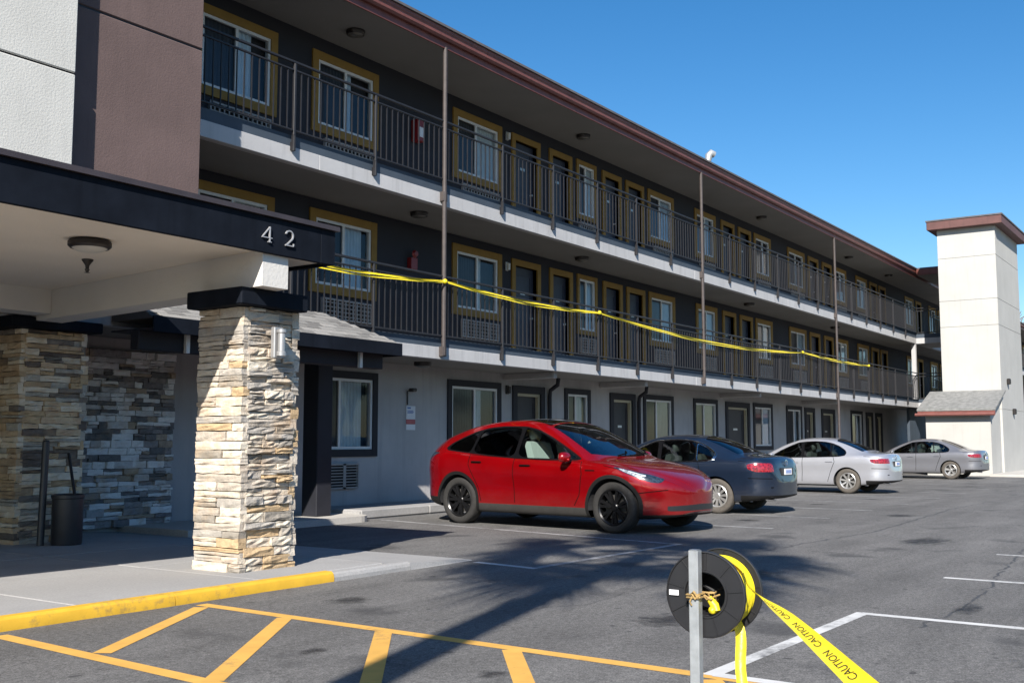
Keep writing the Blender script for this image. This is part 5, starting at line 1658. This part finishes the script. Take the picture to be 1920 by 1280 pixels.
rp = thing('sign_post', 'square galvanised post in the foreground holding the tape reel', 'post', (3.443, 1.612, 0))
m = MB(); a, b, c, d, th = 3.425, 3.461, 1.594, 1.630, 0.003
m.prism([(a + .003, c), (b - .003, c), (b, c + .003), (b, d - .003), (b - .003, d), (a + .003, d), (a, d - .003), (a, c + .003)], 'z', 0.0, 0.926)
m.build('post_tube', 'galvanised', rp)
MB().box(a + 0.004, b - 0.004, c + 0.004, d - 0.004, 0.927, 0.929).build('post_cap', 'steel', rp)
MB().bbox(a - 0.05, b + 0.05, c - 0.05, d + 0.05, 0.0, 0.012, 0.003).build('base_plate', 'galvanised', rp)

RC = Vector((3.474, 1.588, 0.775)); RR = 0.147
reel = thing('tape_reel', 'black plastic reel of yellow caution tape tied to the foreground post', 'reel', tuple(RC))
def flange(x, nm):
    m = MB()
    m.lathe([(0.074, -0.003), (0.076, -0.007), (0.081, -0.007), (0.083, -0.003), (RR - 0.006, -0.003), (RR - 0.004, -0.008), (RR, -0.007), (RR + 0.0015, 0.0), (RR, 0.005), (0.074, 0.005)], 64, (x, RC.y, RC.z), 'x', True)
    f_ = m.build(nm, 'black_plastic', reel, True, 30)
    for q in range(9):
        a_ = 2 * math.pi * (q + 0.3) / 9
        c_, s_ = math.cos(a_), math.sin(a_)
        v0 = Vector((0, c_, s_)); pn = Vector((0, -s_, c_)) * 0.0016
        vs = []
        for r_ in (0.083, RR - 0.006):
            for xx in (x - 0.0030, x - 0.0062):
                p = Vector((xx, RC.y, RC.z)) + v0 * r_
                vs += [p + pn, p - pn]
        MB().add(vs, [(0, 1, 5, 4), (2, 6, 7, 3), (0, 4, 6, 2), (1, 3, 7, 5), (0, 2, 3, 1), (4, 5, 7, 6)]).build('rib', 'black_plastic', f_)
    return f_
ff = flange(3.474, 'flange')
flange(3.625, 'flange')
MB().lathe([(0.074, 0.0), (0.074, 0.145), (0.070, 0.145), (0.070, 0.0)], 40, (3.477, RC.y, RC.z), 'x', True).build('hub', 'black_plastic', reel, True, 40)
roll = [(0.075, 0.002)]
for q in range(13):
    roll.append((0.122 + 0.004 * math.sin(q * 2.1), 0.004 + 0.136 * q / 12))
roll.append((0.075, 0.142))
MB().lathe(roll, 64, (3.478, RC.y, RC.z), 'x').build('tape_roll', 'tape_yellow', reel, True, 40)
MB().box(3.4625, 3.4655, RC.y + 0.098, RC.y + 0.134, RC.z - 0.010, RC.z + 0.008).build('paper_label', 'paper_white', ff)
# knotted cord through the hub, tied round the post
kn = MB()
rr2 = random.Random(7)
def wob(p, s=0.006): return (p[0] + rr2.uniform(-s, s), p[1] + rr2.uniform(-s, s), p[2] + rr2.uniform(-s, s))
MB().lathe([(0.0, 0.135), (0.07, 0.135), (0.07, 0.138), (0.0, 0.138)], 32, (3.477, RC.y, RC.z), 'x', True).build('hub_back', 'black_plastic', reel)
for q in range(3):
    a_ = 2 * math.pi * q / 3 + 0.5
    MB().tube([(3.55, RC.y, RC.z), (3.55, RC.y + 0.07 * math.cos(a_), RC.z + 0.07 * math.sin(a_))], 0.007, 6).build('hub_spoke', 'black_plastic', reel)
for z0 in (0.770, 0.778):
    ring = [(a - .006, c - .006), (b + .008, c - .008), (b + .008, d + .008), (a - .006, d + .006), (a - .006, c - .006)]
    kn.tube([wob((p[0], p[1], z0), 0.003) for p in ring], 0.0035, 6)
for q in range(6):
    kn.tube([wob((3.462, 1.60, 0.778)), wob((3.468, 1.575, 0.775), .02), wob((3.52, 1.57, 0.76), .025)], 0.0032, 6)
kn.tube([(3.42, 1.585, 0.78), (3.415, 1.60, 0.765), (3.418, 1.615, 0.782), (3.412, 1.605, 0.79), (3.418, 1.592, 0.77)], 0.0045, 6)
kn.tube([(3.42, 1.612, 0.776), (3.414, 1.62, 0.755), (3.418, 1.615, 0.742)], 0.003, 6)
kn.build('tie_cord', 'rope', reel, True, 60)
tl_ = MB(); tl_.tube([(3.47, 1.575, 0.765), (3.475, 1.555, 0.74), (3.468, 1.545, 0.72)], [0.012, 0.016, 0.014], 8)
tl_.lathe([(0, -0.014), (0.012, -0.010), (0.015, 0), (0.012, 0.010), (0, 0.014)], 10, (3.468, 1.560, 0.725), 'x')
tl_.build('tape_tail', 'tape_yellow', reel, True, 60)

# the strand that runs off towards the camera, lettered
def view_pt(px, py, dist):
    """world point seen at a photo pixel at a given depth (used once, to lay out where the tape hangs)"""
    f_, p_, y_ = 2000.0, R(PITCH), R(YAW)
    H = Vector((math.cos(y_), math.sin(y_), 0)); Rv = Vector((math.sin(y_), -math.cos(y_), 0)); U = Vector((0, 0, 1))
    fw = H * math.cos(p_) + U * math.sin(p_); up = -H * math.sin(p_) + U * math.cos(p_)
    return Vector((0, 0, EYE)) + (fw + Rv * ((px - 960) / f_) - up * ((py - 640) / f_)) * dist
A = [(3.555, 1.588 + 0.02, 0.775 + 0.125), (3.555, 1.588 - 0.035, 0.775 + 0.121), (3.553, 1.588 - 0.085, 0.775 + 0.093), (3.44, 1.418, 0.818), (3.14, 1.165, 0.772), (2.66, 0.80, 0.706), (2.25, 0.49, 0.650), (1.95, 0.27, 0.61)]
Tw = [(1, 0, 0), (1, 0, 0), (1, .1, .05), (.80, .50, -.05), (.62, -.42, .20), (.50, -.60, .42), (.40, -.6, .6), (.3, -.5, .8)]
TWID = lambda q: 0.040 + 0.026 * min(1.0, max(0.0, (q - 0.45) / 0.9))
ts = thing('loose_tape', 'yellow tape with black lettering running from the reel towards the viewer', 'tape', A[3])
u, Cc, Ww, TL = ribbon(A, 0.07, Tw, 90)
mm, Nn = ribbon_mesh(u, Cc, Ww, TWID, curl=0.10)
mm.build('tape_strip', 'tape_yellow', ts, True, 70)

def text_mesh(body, size):
    cu = bpy.data.curves.new('lettering', 'FONT'); cu.body = body; cu.size = size; cu.resolution_u = 3
    to = bpy.data.objects.new('lettering', cu); COL.objects.link(to)
    dg = bpy.context.evaluated_depsgraph_get()
    me = bpy.data.meshes.new_from_object(to.evaluated_get(dg))
    bm = bmesh.new(); bm.from_mesh(me); bmesh.ops.triangulate(bm, faces=bm.faces); bm.to_mesh(me); bm.free()
    vs = np.array([v.co[:] for v in me.vertices]); fs = [tuple(p.vertices) for p in me.polygons]
    bpy.data.objects.remove(to); bpy.data.curves.remove(cu); bpy.data.meshes.remove(me)
    return vs, fs
tv, tf = text_mesh('CAUTION', 1.0)
tv[:, 0] -= tv[:, 0].min(); tv[:, 1] -= (tv[:, 1].min() + tv[:, 1].max()) / 2
cw = tv[:, 0].max(); chh = tv[:, 1].max() - tv[:, 1].min()
def letter_on(u0, ulen, hgt, side, flip):
    vs = []
    for p in tv:
        fu = p[0] / cw
        if flip: fu = 1 - fu
        uu = u0 + ulen * fu
        wl = TWID(uu)
        v_ = p[1] / chh * hgt * wl / 0.066 * (-1 if flip else 1)
        c_ = np.array([np.interp(uu, u, Cc[:, k]) for k in range(3)]); w_ = np.array([np.interp(uu, u, Ww[:, k]) for k in range(3)]); n_ = np.array([np.interp(uu, u, Nn[:, k]) for k in range(3)])
        a_ = v_ / wl
        vs.append(tuple(c_ + w_ * v_ + n_ * (0.10 * a_ * a_ * 4 * wl + side * 0.0012)))
    MB().add(vs, tf).build('lettering', 'print_black', ts)
for k in range(7):
    u0 = 0.16 + k * 0.27
    if u0 + 0.24 < TL:
        for sd in (1, -1): letter_on(u0, 0.22, 0.026, sd, sd > 0)
pe = thing('tie_post', 'second galvanised post beyond the frame holding the tape end', 'post', (1.93, 0.26, 0))
MB().bbox(1.91, 1.946, 0.24, 0.276, 0.0, 0.66, 0.003).build('post_tube', 'galvanised', pe)
td = thing('hanging_tape', 'short yellow tape strand hanging straight down under the reel', 'tape', (3.53, 1.50, 0.6))
u2, C2, W2, _ = ribbon([(3.555, 1.588 - 0.075, 0.775 - 0.096), (3.553, 1.50, 0.652), (3.50, 1.475, 0.52), (3.45, 1.42, 0.34), (3.38, 1.36, 0.15), (3.30, 1.29, 0.012), (3.10, 1.12, 0.008)], 0.05,
                      [(.9, -.3, .1), (.6, -.7, .1), (.35, -.9, .0), (.5, -.8, .1), (.3, -.9, .1), (.5, -.8, 0), (.6, -.7, 0)], 50)
m2, _n = ribbon_mesh(u2, C2, W2, 0.036, curl=0.2)
m2.build('tape_strip', 'tape_yellow', td, True, 70)

# ------------------------------------------------------------------ trees
def fan_frond(m, base, yaw, pitch, rs, rf, size, droop):
    """palmate frond: stalk plus a fan of pleated leaflets with drooping tips"""
    d = Vector((math.cos(yaw) * math.cos(pitch), math.sin(yaw) * math.cos(pitch), math.sin(pitch)))
    side = d.cross(Vector((0, 0, 1))).normalized()
    up = side.cross(d).normalized()
    hub = base + d * rs - Vector((0, 0, droop * 0.25))
    m.tube([base, base + d * rs * .5, hub], [0.022, 0.016, 0.010], 4, False)
    n = 21
    for i in range(n):
        a = R(-88 + 176 * i / (n - 1))
        dr = (d * math.cos(a) + side * math.sin(a)).normalized()
        L = size * (0.82 + 0.18 * math.cos(a)) * rf.uniform(.88, 1.08)
        mid = hub + dr * L * .6 + up * 0.03 - Vector((0, 0, droop * .12))
        tip = hub + dr * L * .93 - Vector((0, 0, droop * (.5 + .3 * rf.random())))
        pn = up.cross(dr).normalized()
        w0, w1 = 0.010, 0.036 * size
        m.add([hub + pn * w0, hub - pn * w0, mid + pn * w1, mid - pn * w1, tip + pn * 0.006, tip - pn * 0.006], [(0, 1, 3, 2), (2, 3, 5, 4)])
palm = thing('palm_tree', 'tall fan palm behind the viewer that throws its shadow on the lot', 'tree', (-3.45, 0.95, 0))
PB = Vector((-3.45, 0.95, 0)); PT = Vector((-2.40, -0.40, 0)); PH = 9.75
tr = []; trr = []
for q in range(24):
    f_ = q / 23
    g_ = f_ ** 2.2
    tr.append((PB.x + (PT.x - PB.x) * g_, PB.y + (PT.y - PB.y) * g_, PH * f_)); trr.append(0.30 - 0.12 * min(1, f_ * 4) + 0.006 * (q % 2) - 0.02 * f_)
MB().tube(tr, trr, 14).build('trunk', 'bark', palm, True, 60)
pm_ = MB(); pr = random.Random(5)
top = Vector(tr[-1])
for q in range(38):
    pit = R(pr.choice((70, 50, 35, 20, 5, -8, -22, -38)) + pr.uniform(-8, 8))
    fan_frond(pm_, top + Vector((0, 0, pr.uniform(-0.25, 0.15))), q * 2.39996 + pr.uniform(-.2, .2), pit, pr.uniform(1.0, 1.5), pr, pr.uniform(.95, 1.25), pr.uniform(.2, .6))
pm_.build('crown', 'palm_leaf', palm)

def branch_tree(name, label, base, height, seed, leaves=0, spread=0.5, leafmat='tree_leaf'):
    t = thing(name, label, 'tree', base)
    rr = random.Random(seed)
    m = MB(); tips = []
    def grow(p, d, l, r, depth):
        q = p + d * l
        m.tube([p, (p + q) / 2 + Vector((rr.uniform(-.05, .05) * l, rr.uniform(-.05, .05) * l, 0)), q], [r, r * .85, r * .7], 6 if depth < 2 else 4, False)
        if depth >= 5:
            tips.append(q); return
        if depth >= 3: tips.append(q)
        for _ in range(rr.choice((2, 3, 3))):
            nd = (d + Vector((rr.uniform(-1, 1), rr.uniform(-1, 1), rr.uniform(-.25, .7))) * spread * 1.3).normalized()
            grow(q, nd, l * rr.uniform(.62, .84), r * .62, depth + 1)
    grow(Vector(base), Vector((0, 0, 1)), height * .30, height * .028, 0)
    m.build('trunk', 'twig' if not leaves else 'bark', t, True, 70)
    if leaves:
        lm = MB()
        for tp_ in tips:
            for _ in range(leaves):
                c_ = tp_ + Vector((rr.gauss(0, .3), rr.gauss(0, .3), rr.gauss(0, .25))) * height * .09
                a_ = Vector((rr.uniform(-1, 1), rr.uniform(-1, 1), rr.uniform(-1, 1))).normalized(); b_ = a_.orthogonal().normalized()
                s_ = height * .011 * rr.uniform(.7, 1.5)
                lm.add([c_ - a_ * s_, c_ + b_ * s_ * .55, c_ + a_ * s_, c_ - b_ * s_ * .55], [(0, 1, 2, 3)])
        lm.build('crown', leafmat, t)
    return t
branch_tree('bare_tree', 'leafless tree rising beyond the far roof at the right edge', (100, 18.5, 0), 15, 3)
branch_tree('street_tree', 'leafy tree at the lot edge left of the viewer, mirrored in the car windows', (-20, 7, 0), 8, 11, 26)
branch_tree('street_tree', 'leafy tree at the lot edge behind the viewer, near the palm', (-17, -9, 0), 7.5, 12, 26)
branch_tree('street_tree', 'leafy tree across the lot far to the right of the viewer', (12, -38, 0), 9, 13, 26)
branch_tree('street_tree', 'rounder leafy tree across the lot beyond the white stalls', (34, -42, 0), 10, 14, 26)

# unseen block and trees, added to darken reflections in paint and glass
ob = thing('opposite_building', 'long low tan shop block across the street behind the viewer', 'building', (10, -62, 0))
MB().box(-70, 90, -74, -62, 0, 5.2).build('wall', 'far_wall', ob)
MB().box(-71, 91, -75, -61.4, 5.2, 5.9).build('roof', 'roof_edge', ob)
for i in range(16):
    MB().box(-66 + i * 9.6, -61 + i * 9.6, -62.0, -61.96, 0.6, 3.4).build('window', 'glass_car_dark', ob)
for k, (x, y, h_) in enumerate(((-24, -20, 7), (-27, 22, 8), (-6, -46, 8), (52, -48, 9), (70, -40, 8))):  # out-of-view trees added so paint and panes have something to mirror
    branch_tree('street_tree', ['small leafy tree beyond the lot corner behind the viewer', 'tall leafy tree beyond the canopy end, left of the viewer', 'leafy tree before the tan shop block, nearest the viewer',
                                'leafy tree before the tan shop block, toward the right', 'leafy tree before the tan shop block, farthest right'][k], (x, y, 0), h_, 20 + k, 22)

# distant tree belt beyond the end of the lot, right of the frame
src = branch_tree('belt_tree', 'tree in the distant belt beyond the end of the lot', (118, -2, 0), 9, 31, 20)
src['group'] = 'distant tree belt'
for k in range(11):
    c = src.copy(); COL.objects.link(c)
    c.location = (116 + rnd.uniform(-5, 8), -9 - k * 7.5 + rnd.uniform(-2, 2), 0); c.rotation_euler = (0, 0, rnd.uniform(0, 6)); q = rnd.uniform(.8, 1.25); c.scale = (q, q, q)
    for ch in src.children:
        d = ch.copy(); COL.objects.link(d); d.parent = c; d.matrix_parent_inverse = ch.matrix_parent_inverse.copy()
